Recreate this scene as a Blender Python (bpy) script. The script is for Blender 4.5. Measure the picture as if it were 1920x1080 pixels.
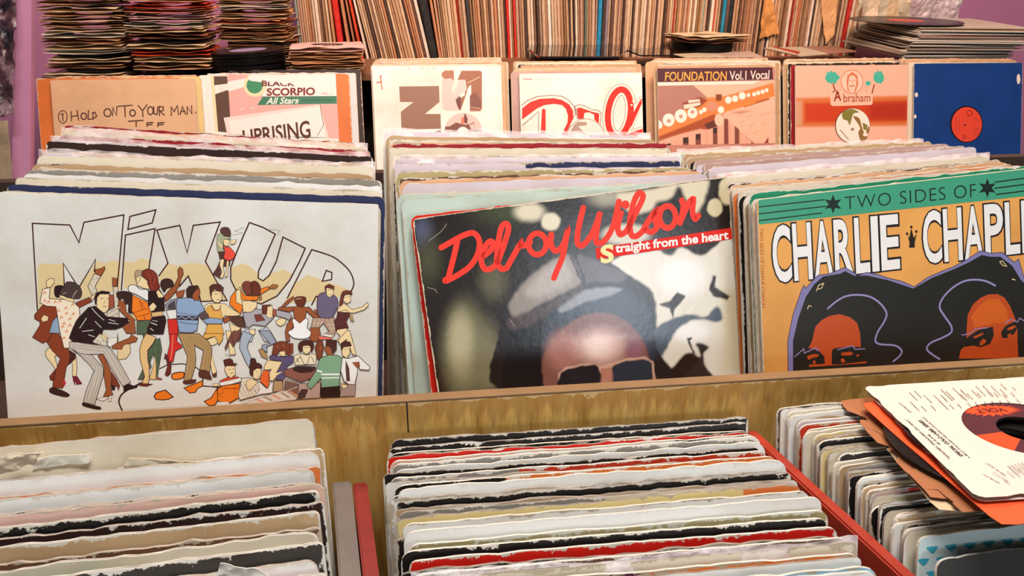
import bpy, bmesh, math, random
import numpy as np
from mathutils import Vector, Matrix, noise
random.seed(7)
SC = bpy.context.scene
COL = SC.collection
for o in list(bpy.data.objects): bpy.data.objects.remove(o)

# ------------------------------------------------------------ camera
H = 1.35                       # eye height above the floor
FPX = 1440.0
def cam_axes(p, r, psi):
    p, r, psi = map(math.radians, (p, r, psi))
    F = Vector((math.sin(psi)*math.cos(p), math.cos(psi)*math.cos(p), -math.sin(p)))
    R = Vector((math.cos(psi), -math.sin(psi), 0)); U = R.cross(F)
    return F, math.cos(r)*R + math.sin(r)*U, -math.sin(r)*R + math.cos(r)*U
CF, CR, CU = cam_axes(24.0, 0.6, 7.66)
cd = bpy.data.cameras.new('camera'); cam = bpy.data.objects.new('camera', cd); COL.objects.link(cam)
cd.sensor_width = 36; cd.lens = 36*FPX/1920; cd.clip_start = 0.02
M = Matrix((CR, CU, -CF)).transposed().to_4x4(); M.translation = (0, 0, H); cam.matrix_world = M
SC.camera = cam
CO = Vector((0, 0, H))
# ------------------------------------------------------------ light
w = bpy.data.worlds.new('room_light'); SC.world = w; w.use_nodes = True
w.node_tree.nodes['Background'].inputs[0].default_value = (1.0, 0.96, 0.93, 1)
w.node_tree.nodes['Background'].inputs[1].default_value = 0.17
def area(name, loc, target, size, power, col, sy=None):
    l = bpy.data.lights.new(name, 'AREA'); l.energy = power; l.color = col; l.size = size
    if sy: l.shape = 'RECTANGLE'; l.size_y = sy
    o = bpy.data.objects.new(name, l); COL.objects.link(o); o.location = loc
    o.rotation_euler = (Vector(target)-Vector(loc)).to_track_quat('-Z', 'Y').to_euler(); return o
area('ceiling_lamp_front', (0.1, 0.1, 2.65), (0.1, 0.55, 0.9), 0.8, 37, (1.0, 0.985, 0.97), 0.35)
area('shop_window', (0.86, -1.25, 1.30), (0.19, 0.67, 1.03), 0.32, 7.5, (0.80, 0.90, 1.0), 0.42)
area('ceiling_lamp_back', (0.5, 0.95, 2.4), (0.5, 2.1, 1.15), 1.6, 45, (1.0, 0.62, 0.44), 0.5)
SC.view_settings.view_transform = 'Standard'; SC.view_settings.look = 'None'
SC.view_settings.gamma = 1; SC.view_settings.use_curve_mapping = False
SC.view_settings.exposure = 0.0

# ------------------------------------------------------------ helpers
def hexl(h, k=1.0):
    h = h.lstrip('#'); c = [int(h[i:i+2], 16)/255 for i in (0, 2, 4)]
    return tuple(min(0.92, k*(x/12.92 if x <= 0.04045 else ((x+0.055)/1.055)**2.4)) for x in c)
def ray(x, y): return CF + CR*((x-960)/FPX) - CU*((y-540)/FPX)
def at_y(x, y, Y): d = ray(x, y); return CO + d*(Y/d.y)
def at_z(x, y, Z): d = ray(x, y); return CO + d*((Z-H)/d.z)
def px(P):
    v = P-CO; z = v.dot(CF); return 960+FPX*v.dot(CR)/z, 540-FPX*v.dot(CU)/z
def tag(o, label=None, cat=None, group=None, kind=None):
    if label: o['label'] = label
    if cat: o['category'] = cat
    if group: o['group'] = group
    if kind: o['kind'] = kind
    return o
def obj(name, me, mats=None, parent=None, mw=None):
    o = bpy.data.objects.new(name, me); COL.objects.link(o)
    if mats is not None and not me.materials:
        for m in (mats if isinstance(mats, (list, tuple)) else [mats]): me.materials.append(m)
    if parent: o.parent = parent
    if mw is not None: o.matrix_world = mw if not parent else mw
    return o
def mesh(name, verts, faces, mi=None, smooth=False):
    me = bpy.data.meshes.new(name); me.from_pydata([tuple(v) for v in verts], [], faces)
    if mi: me.polygons.foreach_set('material_index', mi)
    if smooth: me.polygons.foreach_set('use_smooth', [True]*len(me.polygons))
    me.update(); return me
def box_mesh(name, x0, x1, y0, y1, z0, z1, bev=0.0015, seg=2):
    bm = bmesh.new(); bmesh.ops.create_cube(bm, size=1)
    for v in bm.verts:
        v.co = Vector(((x0+x1)/2+v.co.x*(x1-x0), (y0+y1)/2+v.co.y*(y1-y0), (z0+z1)/2+v.co.z*(z1-z0)))
    if bev: bmesh.ops.bevel(bm, geom=bm.edges[:], offset=bev, segments=seg, affect='EDGES', profile=0.5)
    me = bpy.data.meshes.new(name); bm.to_mesh(me); bm.free(); return me
def N(nt, typ, **kw):
    n = nt.nodes.new(typ)
    for k, v in kw.items(): setattr(n, k, v)
    return n
def mat(name, rgb, rough=0.6, metal=0.0, noise_amt=0.12, scale=40, spec=0.4, bump=0.0, coat=0.0, trans=0.0, alpha=1.0):
    m = bpy.data.materials.new(name); m.use_nodes = True; nt = m.node_tree; b = nt.nodes['Principled BSDF']
    b.inputs['Roughness'].default_value = rough; b.inputs['Metallic'].default_value = metal
    b.inputs['Specular IOR Level'].default_value = spec; b.inputs['Coat Weight'].default_value = coat
    b.inputs['Transmission Weight'].default_value = trans; b.inputs['Alpha'].default_value = alpha
    tc = N(nt, 'ShaderNodeTexCoord'); nz = N(nt, 'ShaderNodeTexNoise'); nz.inputs['Scale'].default_value = scale
    nz.inputs['Detail'].default_value = 5; nt.links.new(tc.outputs['Object'], nz.inputs['Vector'])
    mx = N(nt, 'ShaderNodeMix', data_type='RGBA'); mx.inputs[6].default_value = (*[c*(1-noise_amt) for c in rgb], 1)
    mx.inputs[7].default_value = (*[min(1, c*(1+noise_amt)) for c in rgb], 1)
    nt.links.new(nz.outputs['Fac'], mx.inputs[0]); nt.links.new(mx.outputs[2], b.inputs['Base Color'])
    if bump:
        bp = N(nt, 'ShaderNodeBump'); bp.inputs['Strength'].default_value = bump; bp.inputs['Distance'].default_value = 0.001
        nt.links.new(nz.outputs['Fac'], bp.inputs['Height']); nt.links.new(bp.outputs[0], b.inputs['Normal'])
    return m
S12, S7 = 0.315, 0.180
# worn cardboard: a colour, optionally a second colour from some x on, rubbed pale along the borders
_wm = {}
def worn(hexa, hexb=None, split=0.5, wear=0.5, rough=0.5, size=S12, wearcol='#cdbfa4', k=1.0, soft=False):
    key = (hexa, hexb, split, wear, rough, size, wearcol, k)
    if key in _wm: return _wm[key]
    m = bpy.data.materials.new('worn_card'); m.use_nodes = True; nt = m.node_tree; L = nt.links.new
    b = nt.nodes['Principled BSDF']; b.inputs['Roughness'].default_value = rough; b.inputs['Specular IOR Level'].default_value = 0.35
    tc = N(nt, 'ShaderNodeTexCoord'); sp = N(nt, 'ShaderNodeSeparateXYZ'); L(tc.outputs['Object'], sp.inputs[0])
    oi = N(nt, 'ShaderNodeObjectInfo')
    off = N(nt, 'ShaderNodeVectorMath', operation='SCALE'); off.inputs[0].default_value = (7.3, 3.1, 5.7); L(oi.outputs['Random'], off.inputs['Scale'])
    ad = N(nt, 'ShaderNodeVectorMath', operation='ADD'); L(tc.outputs['Object'], ad.inputs[0]); L(off.outputs[0], ad.inputs[1])
    def noi(sc, det=4, rg=0.6):
        n = N(nt, 'ShaderNodeTexNoise'); n.inputs['Scale'].default_value = sc; n.inputs['Detail'].default_value = det
        n.inputs['Roughness'].default_value = rg; L(ad.outputs[0], n.inputs['Vector']); return n.outputs['Fac']
    def mth(op, a, bb=None, c=None, clamp=False):
        n = N(nt, 'ShaderNodeMath', operation=op); n.use_clamp = clamp
        for i, v in enumerate((a, bb, c)):
            if v is None: continue
            if isinstance(v, (int, float)): n.inputs[i].default_value = v
            else: L(v, n.inputs[i])
        return n.outputs[0]
    dt = mth('SUBTRACT', size, sp.outputs['Z']); dx = mth('MINIMUM', sp.outputs['X'], mth('SUBTRACT', size, sp.outputs['X']))
    d = mth('MINIMUM', dt, dx)
    n1 = noi(55, 6, 0.75)
    thr = mth('MULTIPLY', mth('POWER', mth('MULTIPLY', n1, 1.75), 5.0), 0.0016*wear)
    mask = mth('DIVIDE', mth('SUBTRACT', mth('ADD', thr, 0.0004), d), 0.0006, clamp=True)
    mask = mth('MULTIPLY', mask, mth('GREATER_THAN', 0.05, d))
    c1 = N(nt, 'ShaderNodeMix', data_type='RGBA'); c1.inputs[6].default_value = (*hexl(hexa, k), 1); c1.inputs[7].default_value = (*hexl(hexb or hexa, k), 1)
    sx = mth('DIVIDE', mth('SUBTRACT', sp.outputs['X'], split*size), 0.0006, clamp=True)
    L(sx, c1.inputs[0])
    n2 = noi(9, 5, 0.6)
    st = N(nt, 'ShaderNodeMix', data_type='RGBA', blend_type='MULTIPLY'); st.inputs[0].default_value = 0.75
    rp = N(nt, 'ShaderNodeValToRGB'); rp.color_ramp.elements[0].position = 0.25; rp.color_ramp.elements[0].color = (0.72, 0.66, 0.58, 1)
    rp.color_ramp.elements[1].position = 0.55; rp.color_ramp.elements[1].color = (1, 1, 1, 1); L(n2, rp.inputs[0])
    L(c1.outputs[2], st.inputs[6]); L(rp.outputs[0], st.inputs[7])
    fx = N(nt, 'ShaderNodeMix', data_type='RGBA'); L(mask, fx.inputs[0]); L(st.outputs[2], fx.inputs[6]); fx.inputs[7].default_value = (*hexl(wearcol), 1)
    L(fx.outputs[2], b.inputs['Base Color'])
    bp = N(nt, 'ShaderNodeBump'); bp.inputs['Strength'].default_value = 0.35; bp.inputs['Distance'].default_value = 0.0006
    L(noi(90, 5, 0.7), bp.inputs['Height']); L(bp.outputs[0], b.inputs['Normal'])
    _wm[key] = m; return m
edge_card = mat('card_edge', hexl('#a0968a'), 0.85, noise_amt=0.42, scale=140, bump=0.4)
edge_pale = mat('card_edge_pale', hexl('#cbc5b9'), 0.85, noise_amt=0.35, scale=140, bump=0.4)

# plastic film for outer covers
def film(name, tint, a=0.25):
    m = bpy.data.materials.new(name); m.use_nodes = True; nt = m.node_tree; L = nt.links.new
    out = nt.nodes['Material Output']; b = nt.nodes['Principled BSDF']
    b.inputs['Base Color'].default_value = (*tint, 1); b.inputs['Roughness'].default_value = 0.28; b.inputs['Specular IOR Level'].default_value = 0.5
    tr = N(nt, 'ShaderNodeBsdfTransparent'); mx = N(nt, 'ShaderNodeMixShader')
    tc = N(nt, 'ShaderNodeTexCoord'); nz = N(nt, 'ShaderNodeTexNoise'); nz.inputs['Scale'].default_value = 60; nz.inputs['Detail'].default_value = 6
    L(tc.outputs['Object'], nz.inputs['Vector']); rp = N(nt, 'ShaderNodeMapRange'); rp.inputs[1].default_value = 0.35; rp.inputs[2].default_value = 0.7
    rp.inputs[3].default_value = a*0.5; rp.inputs[4].default_value = min(1, a*2.2); L(nz.outputs['Fac'], rp.inputs[0])
    bp = N(nt, 'ShaderNodeBump'); bp.inputs['Strength'].default_value = 0.7; bp.inputs['Distance'].default_value = 0.002
    L(nz.outputs['Fac'], bp.inputs['Height']); L(bp.outputs[0], b.inputs['Normal'])
    L(rp.outputs[0], mx.inputs[0]); L(tr.outputs[0], mx.inputs[1]); L(b.outputs[0], mx.inputs[2]); L(mx.outputs[0], out.inputs[0]); return m
film_m = film('plastic_film', (0.8, 0.78, 0.82), 0.12)
film_milky = film('milky_film', (0.72, 0.68, 0.70), 0.24)

# ------------------------------------------------------------ sleeve meshes (local: x right, z up, y into the bin, origin bottom-left-front)
def sleeve_mesh(name, size=S12, t=0.0026, ragged=0.0012, bow=0.0015, corner=0.006, seed=0, nx=40, nz=6):
    rnd = random.Random(seed); ph = rnd.random()*50; cl = corner*rnd.uniform(0.5, 1.6); cr = corner*rnd.uniform(0.5, 1.6)
    us = sorted(set([0, .003, .008, .015, .025, .04] + [i/nx for i in range(2, nx-1)] + [.96, .975, .985, .992, .997, 1]))
    def top(u):
        x = u*size; z = size
        for r, dd in ((cl, x), (cr, size-x)):
            if dd < r: z = min(z, size-r+math.sqrt(max(0, r*r-(r-dd)**2)))
        return z + ragged*(noise.noise(Vector((x*55, ph, 0)))*0.9 + noise.noise(Vector((x*170, ph, 3)))*0.5) - ragged*0.5
    def yb(u, v): return bow*math.sin(math.pi*u)*math.sin(math.pi*v*0.5) * (1 if seed % 2 else -1) + bow*0.8*noise.noise(Vector((u*2.2, v*2, ph)))
    vs = []; n = len(us)
    for side in (0, 1):
        for j in range(nz+1):
            for u in us:
                v = j/nz; vs.append((u*size, yb(u, v)+side*t, v*top(u)))
    fs = []; mi = []
    def id(s, j, i): return s*(nz+1)*n + j*n + i
    for j in range(nz):
        for i in range(n-1):
            fs.append((id(0, j, i), id(0, j, i+1), id(0, j+1, i+1), id(0, j+1, i))); mi.append(0)
            fs.append((id(1, j, i+1), id(1, j, i), id(1, j+1, i), id(1, j+1, i+1))); mi.append(0)
    if seed % 2 == 0 and seed != 40:      # open at the top: two cards and the dark slot between them
        base = len(vs); sl = ((0.30, 0), (0.34, -.004), (0.66, -.004), (0.70, 0)); m4 = len(sl)
        for u in us:
            tz = top(u); y0 = yb(u, 1); jit = 0.06*noise.noise(Vector((u*40, ph, 9)))
            for k, (fy, dz) in enumerate(sl): vs.append((u*size, y0+(fy+jit)*t, tz+dz+(0.0006*noise.noise(Vector((u*60, ph, 5))) if k > 1 else 0)))
        for i in range(n-1):
            q = [base+i*m4+k for k in range(m4)]; w_ = [x+m4 for x in q]
            fs.append((id(0, nz, i), id(0, nz, i+1), w_[0], q[0])); mi.append(1)
            for k in range(m4-1): fs.append((q[k], w_[k], w_[k+1], q[k+1])); mi.append(1)
            fs.append((q[3], w_[3], id(1, nz, i+1), id(1, nz, i))); mi.append(1)
    else:
      for i in range(n-1):
        fs.append((id(0, nz, i), id(0, nz, i+1), id(1, nz, i+1), id(1, nz, i))); mi.append(1)
    for i in range(n-1):
        fs.append((id(1, 0, i), id(1, 0, i+1), id(0, 0, i+1), id(0, 0, i))); mi.append(1)
    for j in range(nz):
        fs.append((id(0, j+1, 0), id(1, j+1, 0), id(1, j, 0), id(0, j, 0))); mi.append(1)
        fs.append((id(0, j, n-1), id(1, j, n-1), id(1, j+1, n-1), id(0, j+1, n-1))); mi.append(1)
    me = mesh(name, vs, fs, mi)
    return me
M12 = []; M12t = []; MFLAT = []
for i in range(8):
    me = sleeve_mesh('sleeve_card', seed=i, t=0.0028, ragged=0.0016 if i % 3 else 0.0028, bow=0.0009); me.materials.append(None); me.materials.append(edge_card if i % 2 else edge_pale); M12.append(me)
for i in range(8):
    me = sleeve_mesh('sleeve_card_thin', seed=20+i, t=0.0021, ragged=0.0013 if i % 3 else 0.0024, bow=0.0005); me.materials.append(None); me.materials.append(edge_pale if i % 2 else edge_card); M12t.append(me)
me = sleeve_mesh('sleeve_flat', seed=40, t=0.0032, ragged=0.0003, bow=0, corner=0.003); me.materials.append(None); me.materials.append(edge_pale); MFLAT.append(me)
def frame_m(T, yaw=0, lean=15, g=0, size=S12):
    """T is the top-left-front corner; returns the matrix whose origin is the bottom-left corner."""
    yaw, lean, g = map(math.radians, (yaw, lean, g))
    x = Vector((math.cos(yaw), math.sin(yaw), 0)); n0 = Vector((-math.sin(yaw), math.cos(yaw), 0))
    u = Vector((0, 0, math.cos(lean))) + n0*math.sin(lean)
    a = math.cos(g)*x + math.sin(g)*u; b = -math.sin(g)*x + math.cos(g)*u; n = b.cross(a) * -1
    n = a.cross(b)*-1
    m = Matrix((a, n, b)).transposed().to_4x4(); m.translation = Vector(T) - b*size; return m
def put(me, mw, material, name='record_sleeve'):
    o = bpy.data.objects.new(name, me); COL.objects.link(o); o.matrix_world = mw
    o.material_slots[0].link = 'OBJECT'; o.material_slots[0].material = material; return o
class Field:
    """keeps neighbouring sheets apart: remembers how far the sheets placed so far reach along one axis"""
    def __init__(s, frame, cx, cz): s.inv = frame.inverted(); s.ax = frame.col[1].xyz.normalized(); s.c = (cx, cz); s.d = {}
    def cells(s, me, mw):
        A = np.array(s.inv @ mw); n = len(me.vertices); co = np.empty(n*3); me.vertices.foreach_get('co', co); co = co.reshape(-1, 3)
        q = co @ A[:3, :3].T + A[:3, 3]; return np.floor(q[:, 0]/s.c[0]).astype(int), np.floor(q[:, 2]/s.c[1]).astype(int), q[:, 1]
    def settle(s, me, mw, gap=0.0002, always=False):
        X, Z, Y = s.cells(me, mw); need = -1e9
        lo = {}
        for x, z, y in zip(X.tolist(), Z.tolist(), Y.tolist()):
            if y < lo.get((x, z), 1e9): lo[(x, z)] = y
        for (x, z), y in lo.items():
            m_ = -1e9
            for a_ in (x-1, x, x+1):
                for b_ in (z-1, z, z+1):
                    v = s.d.get((a_, b_))
                    if v is not None and v > m_: m_ = v
            if m_-y > need: need = m_-y
        sh = need+gap if (need > -1e8 and (always or need+gap > 0)) else 0.0
        m2 = Matrix.Translation(s.ax*sh) @ mw
        for x, z, y in zip(X.tolist(), Z.tolist(), Y.tolist()):
            if y+sh > s.d.get((x, z), -1e9): s.d[(x, z)] = y+sh
        return m2
ORD = ['first', 'second', 'third', 'fourth', 'fifth', 'sixth', 'seventh', 'eighth', 'ninth', 'tenth', 'eleventh', 'twelfth', 'thirteenth',
       'fourteenth', 'fifteenth', 'sixteenth', 'seventeenth', 'eighteenth', 'nineteenth', 'twentieth']
def ordw(n):
    if n <= 20: return ORD[n-1]
    t = ['twenty', 'thirty', 'forty', 'fifty', 'sixty', 'seventy', 'eighty', 'ninety'][n//10-2]
    return (t[:-1]+'ieth') if n % 10 == 0 else t+'-'+ORD[n % 10-1]
# a crumpled film cover that stands a few millimetres above its sleeve
def film_mesh(seed, size=S12, t=0.0036, over=0.0025):
    rnd = random.Random(seed); ph = rnd.random()*90; vs = []; fs = []; n = 46; nz = 5
    for s in (0, 1):
        for j in range(nz+1):
            for i in range(n+1):
                u = i/n; v = j/nz; x = -0.001+u*(size+0.002)
                z = size*0.45 + v*(size*0.55+over + 0.0025*noise.noise(Vector((x*22, ph, 1))) + 0.002*noise.noise(Vector((x*90, ph, 7))))
                y = (-0.0006 if s == 0 else t-0.0006) + (0.0012*noise.noise(Vector((x*40, z*60, ph))) if v > .9 else 0)
                if v == 1: y = 0.0012*math.sin(x*60+ph) + (0.0006 if s == 0 else 0.0012) 
                vs.append((x, y, z))
    def id(s, j, i): return s*(nz+1)*(n+1)+j*(n+1)+i
    for s in (0, 1):
        for j in range(nz):
            for i in range(n):
                f = (id(s, j, i), id(s, j, i+1), id(s, j+1, i+1), id(s, j+1, i)); fs.append(f if s == 0 else f[::-1])
    for i in range(n): fs.append((id(0, nz, i), id(0, nz, i+1), id(1, nz, i+1), id(1, nz, i)))
    me = mesh('plastic_film', vs, fs, smooth=True); me.materials.append(None); return me
FILMS = [film_mesh(i) for i in range(5)]

# ------------------------------------------------------------ room and furniture
wall_pink = mat('painted_wall', hexl('#bf7ea6'), 0.7, noise_amt=0.06, scale=12, bump=0.1)
def struct(name, me, m): o = obj(name, me, m); o['kind'] = 'structure'; return o
floor_m = mat('floor_boards', hexl('#5a4636'), 0.6, scale=8)
struct('floor', box_mesh('floor', -2.5, 3.2, -1.2, 2.8, -0.05, 0.0, 0), floor_m)
struct('wall_back', box_mesh('wall_back', -2.5, 3.2, 2.66, 2.72, 0, 2.8, 0), wall_pink)
# crates: plywood front board of the middle tier with rubbed streaky grain
def ply_material():
    m = bpy.data.materials.new('streaky_plywood'); m.use_nodes = True; nt = m.node_tree; L = nt.links.new; b = nt.nodes['Principled BSDF']
    b.inputs['Roughness'].default_value = 0.5; b.inputs['Specular IOR Level'].default_value = 0.35
    tc = N(nt, 'ShaderNodeTexCoord'); mp = N(nt, 'ShaderNodeMapping'); mp.inputs['Scale'].default_value = (1, 1, 0.09); L(tc.outputs['Object'], mp.inputs[0])
    def noi(sc, det, src, rg=0.6, dist=0):
        n = N(nt, 'ShaderNodeTexNoise'); n.inputs['Scale'].default_value = sc; n.inputs['Detail'].default_value = det; n.inputs['Roughness'].default_value = rg
        n.inputs['Distortion'].default_value = dist; L(src, n.inputs['Vector']); return n.outputs['Fac']
    n1 = noi(46, 6, mp.outputs[0], 0.7); n2 = noi(260, 4, mp.outputs[0], 0.7); n3 = noi(14, 6, tc.outputs['Object'])
    r1 = N(nt, 'ShaderNodeValToRGB'); e = r1.color_ramp.elements
    e[0].position = 0.27; e[0].color = (*hexl('#96602a'), 1); e[1].position = 0.64; e[1].color = (*hexl('#e0b468'), 1)
    x = e.new(0.37); x.color = (*hexl('#bd843a'), 1); x = e.new(0.47); x.color = (*hexl('#d2a052'), 1); L(n1, r1.inputs[0])
    r2 = N(nt, 'ShaderNodeValToRGB'); e = r2.color_ramp.elements; e[0].position = 0.3; e[0].color = (0.50, 0.40, 0.28, 1); e[1].position = 0.46; e[1].color = (1, 1, 1, 1); L(n2, r2.inputs[0])
    mu = N(nt, 'ShaderNodeMix', data_type='RGBA', blend_type='MULTIPLY'); mu.inputs[0].default_value = 0.7; L(r1.outputs[0], mu.inputs[6]); L(r2.outputs[0], mu.inputs[7])
    # rubbed pale and grimy dark patches close to the top border
    sp = N(nt, 'ShaderNodeSeparateXYZ'); L(tc.outputs['Object'], sp.inputs[0])
    def mth(op, a, bb=None, clamp=False):
        n = N(nt, 'ShaderNodeMath', operation=op); n.use_clamp = clamp
        for i, v in enumerate((a, bb)):
            if v is None: continue
            if isinstance(v, (int, float)): n.inputs[i].default_value = v
            else: L(v, n.inputs[i])
        return n.outputs[0]
    dep = mth('MULTIPLY', sp.outputs['Z'], -1.0)     # depth below the board's top edge
    n4 = noi(38, 4, tc.outputs['Object'], 0.7); n5 = noi(60, 5, mp.outputs[0], 0.7)
    pale = mth('DIVIDE', mth('SUBTRACT', mth('MULTIPLY', mth('POWER', n4, 2.5), 0.022), dep), 0.001, True)
    grime = mth('MULTIPLY', mth('DIVIDE', mth('SUBTRACT', mth('MULTIPLY', mth('POWER', n5, 2.0), 0.10), dep), 0.010, True), 0.5)
    g = N(nt, 'ShaderNodeMix', data_type='RGBA'); L(grime, g.inputs[0]); L(mu.outputs[2], g.inputs[6]); g.inputs[7].default_value = (*hexl('#8a6230'), 1)
    p = N(nt, 'ShaderNodeMix', data_type='RGBA'); L(pale, p.inputs[0]); L(g.outputs[2], p.inputs[6]); p.inputs[7].default_value = (*hexl('#d0ad78'), 1)
    L(p.outputs[2], b.inputs['Base Color'])
    bp = N(nt, 'ShaderNodeBump'); bp.inputs['Strength'].default_value = 0.4; bp.inputs['Distance'].default_value = 0.001; L(n2, bp.inputs['Height']); L(bp.outputs[0], b.inputs['Normal'])
    return m
ply = ply_material()
ply_edge = mat('ply_edge', hexl('#7e6241'), 0.6, noise_amt=0.3, scale=30, bump=0.3)
dark_ply = mat('dark_plywood', hexl('#3a2a20'), 0.8, noise_amt=0.3, scale=30)
TOPR = H-0.352
def empty(name, loc, label=None, cat=None, group=None):
    o = bpy.data.objects.new(name, None); COL.objects.link(o); o.location = loc; o.empty_display_size = 0.05; return tag(o, label, cat, group)
def child(name, me, m, parent, label=None):
    o = obj(name, me, m); o.parent = parent; o.matrix_parent_inverse = parent.matrix_world.inverted() if parent.type != 'EMPTY' else Matrix.Translation(-parent.location)
    if label: o['label'] = label
    return o
def lbox(x0, x1, y0, y1, z0, z1, bev=0.001): return box_mesh('board', x0, x1, y0, y1, z0, z1, bev)
# the stepped middle rack (plywood front board, floor, back, thin dividers)
rack = empty('record_rack', (0.2, 0.75, 0.0), 'long plywood record rack with a streaky honey-brown front board across the photo', 'rack')
fb = obj('front_board', box_mesh('front_board', -0.80, 1.05, 0, 0.0105, -0.52, -0.0022, 0.001), ply); fb.parent = rack
fb.matrix_parent_inverse = Matrix.Translation(-rack.location); fb.location = (0, 0.5610, TOPR); fb.location = (0, 0.5610, TOPR)
te = obj('edge_strip', box_mesh('edge_strip', -0.80, 1.05, 0, 0.0110, -0.0022, 0.0, 0.0006), ply_edge); te.parent = fb; te.location = (0, -0.0003, 0)
seam = obj('seam', box_mesh('seam', -0.0006, 0.0006, -0.0002, 0.0015, -0.032, -0.001, 0), mat('seam_dark', hexl('#1c1008'), 0.9)); seam.parent = fb
P = at_y(764, 780, 0.561); seam.location = (P.x, 0, 0)
child('floor_board', lbox(-0.80, 1.05, 0.572, 0.98, 0.78, 0.806), dark_ply, rack)
child('back_board', lbox(-0.80, 1.05, 0.985, 1.0, 0.5, 1.08), dark_ply, rack)
for x in (-0.78, 1.03): child('leg', lbox(x-0.02, x+0.02, 0.575, 0.98, 0.0, 0.80), dark_ply, rack)
# display table and crates of the lower tier
tb = empty('display_table', (0.2, 0.3, 0), 'dark wooden table carrying the three front crates', 'table')
child('table_top', lbox(-0.80, 1.05, -0.02, 0.555, 0.60, 0.63), dark_ply, tb)
for x in (-0.76, 1.01):
    for y in (0.02, 0.52): child('leg', lbox(x-0.025, x+0.025, y-0.025, y+0.025, 0, 0.60), dark_ply, tb)
red_paint = mat('red_paint', hexl('#97301f'), 0.38, noise_amt=0.25, scale=45, spec=0.5, bump=0.2)
red_dark = mat('red_paint_dull', hexl('#7a1f1a'), 0.5, noise_amt=0.25, scale=45, spec=0.5, bump=0.2)
grey_board = mat('grey_board', hexl('#67605a'), 0.6, noise_amt=0.35, scale=35, bump=0.2)
def skew_wall(x0, y0, x1, y1, w, z0, z1, name, m, parent, bd=0.0):
    vs = []
    for z in (z0, z1):
        e = bd if z == z0 else 0
        vs += [(x0+e, y0, z), (x0+w+e, y0, z), (x1+w+e, y1, z), (x1+e, y1, z)]
    bm = bmesh.new(); bv = [bm.verts.new(v) for v in vs]
    for f in ((3, 2, 1, 0), (4, 5, 6, 7), (0, 1, 5, 4), (1, 2, 6, 5), (2, 3, 7, 6), (3, 0, 4, 7)): bm.faces.new([bv[i] for i in f])
    bmesh.ops.bevel(bm, geom=bm.edges[:], offset=0.0015, segments=2, affect='EDGES'); bmesh.ops.recalc_face_normals(bm, faces=bm.faces)
    me = bpy.data.meshes.new(name); bm.to_mesh(me); bm.free()
    return child(name, me, m, parent)
ZT = 0.63
# left crate: grey board side
cr = empty('crate', (-0.25, 0.4, ZT), 'grey-sided crate of tattered pale sleeves at the left front', 'crate')
skew_wall(-0.0800, 0.548, -0.0540, 0.34, 0.016, ZT, H-0.420, 'side_board', grey_board, cr)
child('bottom_board', lbox(-0.46, -0.075, 0.25, 0.52, ZT, ZT+0.01), dark_ply, cr)
skew_wall(-0.470, 0.545, -0.45, 0.25, 0.01, ZT, H-0.425, 'side_board', grey_board, cr)
# middle crate, red
cm = empty('crate', (0.13, 0.4, ZT), 'red painted crate of white and black sleeves in the middle front', 'crate')
skew_wall(-0.0630, 0.550, -0.037, 0.34, 0.012, ZT, H-0.424, 'side_board', red_dark, cm)
child('bottom_board', lbox(-0.03, 0.295, 0.22, 0.53, ZT, ZT+0.01), dark_ply, cm)
skew_wall(0.2885, 0.552, 0.3325, 0.34, 0.0115, ZT, H-0.400, 'side_board', red_paint, cm, -.016)
cr2 = empty('crate', (0.5, 0.4, ZT), 'crate of tightly packed sleeves at the right front below the loose single', 'crate')
child('bottom_board', lbox(0.345, 0.66, 0.22, 0.53, ZT, ZT+0.01), dark_ply, cr2)
skew_wall(0.668, 0.550, 0.70, 0.34, 0.010, ZT, H-0.43, 'side_board', red_dark, cr2)

# ------------------------------------------------------------ runs of leaning sleeves
CW = {'tan': '#b89a74', 'cream': '#d9cfb8', 'white': '#e6e4de', 'black': '#1d1a18', 'red': '#cf2218', 'dark red': '#8f1422', 'navy': '#252c4e', 'blue': '#2a4f80',
      'pink': '#dcb3a4', 'lilac': '#cfc4cc', 'grey': '#8d877e', 'dark grey': '#3d3833', 'brown': '#6b4a34', 'dark brown': '#33231f', 'orange': '#d9793a', 'peach': '#d9ab84',
      'yellow': '#ddc98c', 'green': '#1f8a64', 'pale green': '#b9cabd', 'teal': '#3fa6b8', 'pale blue': '#cfd8da', 'olive': '#a89a6c', 'rust': '#c0391d', 'light blue': '#9cc4d8', 'dusty pink': '#b99a92', 'purple': '#5d3248'}
def lerp_keys(keys, t):
    k = t*(len(keys)-1); i = min(int(k), len(keys)-2); f = k-i
    return [a+(b-a)*f for a, b in zip(keys[i], keys[i+1])]
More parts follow.
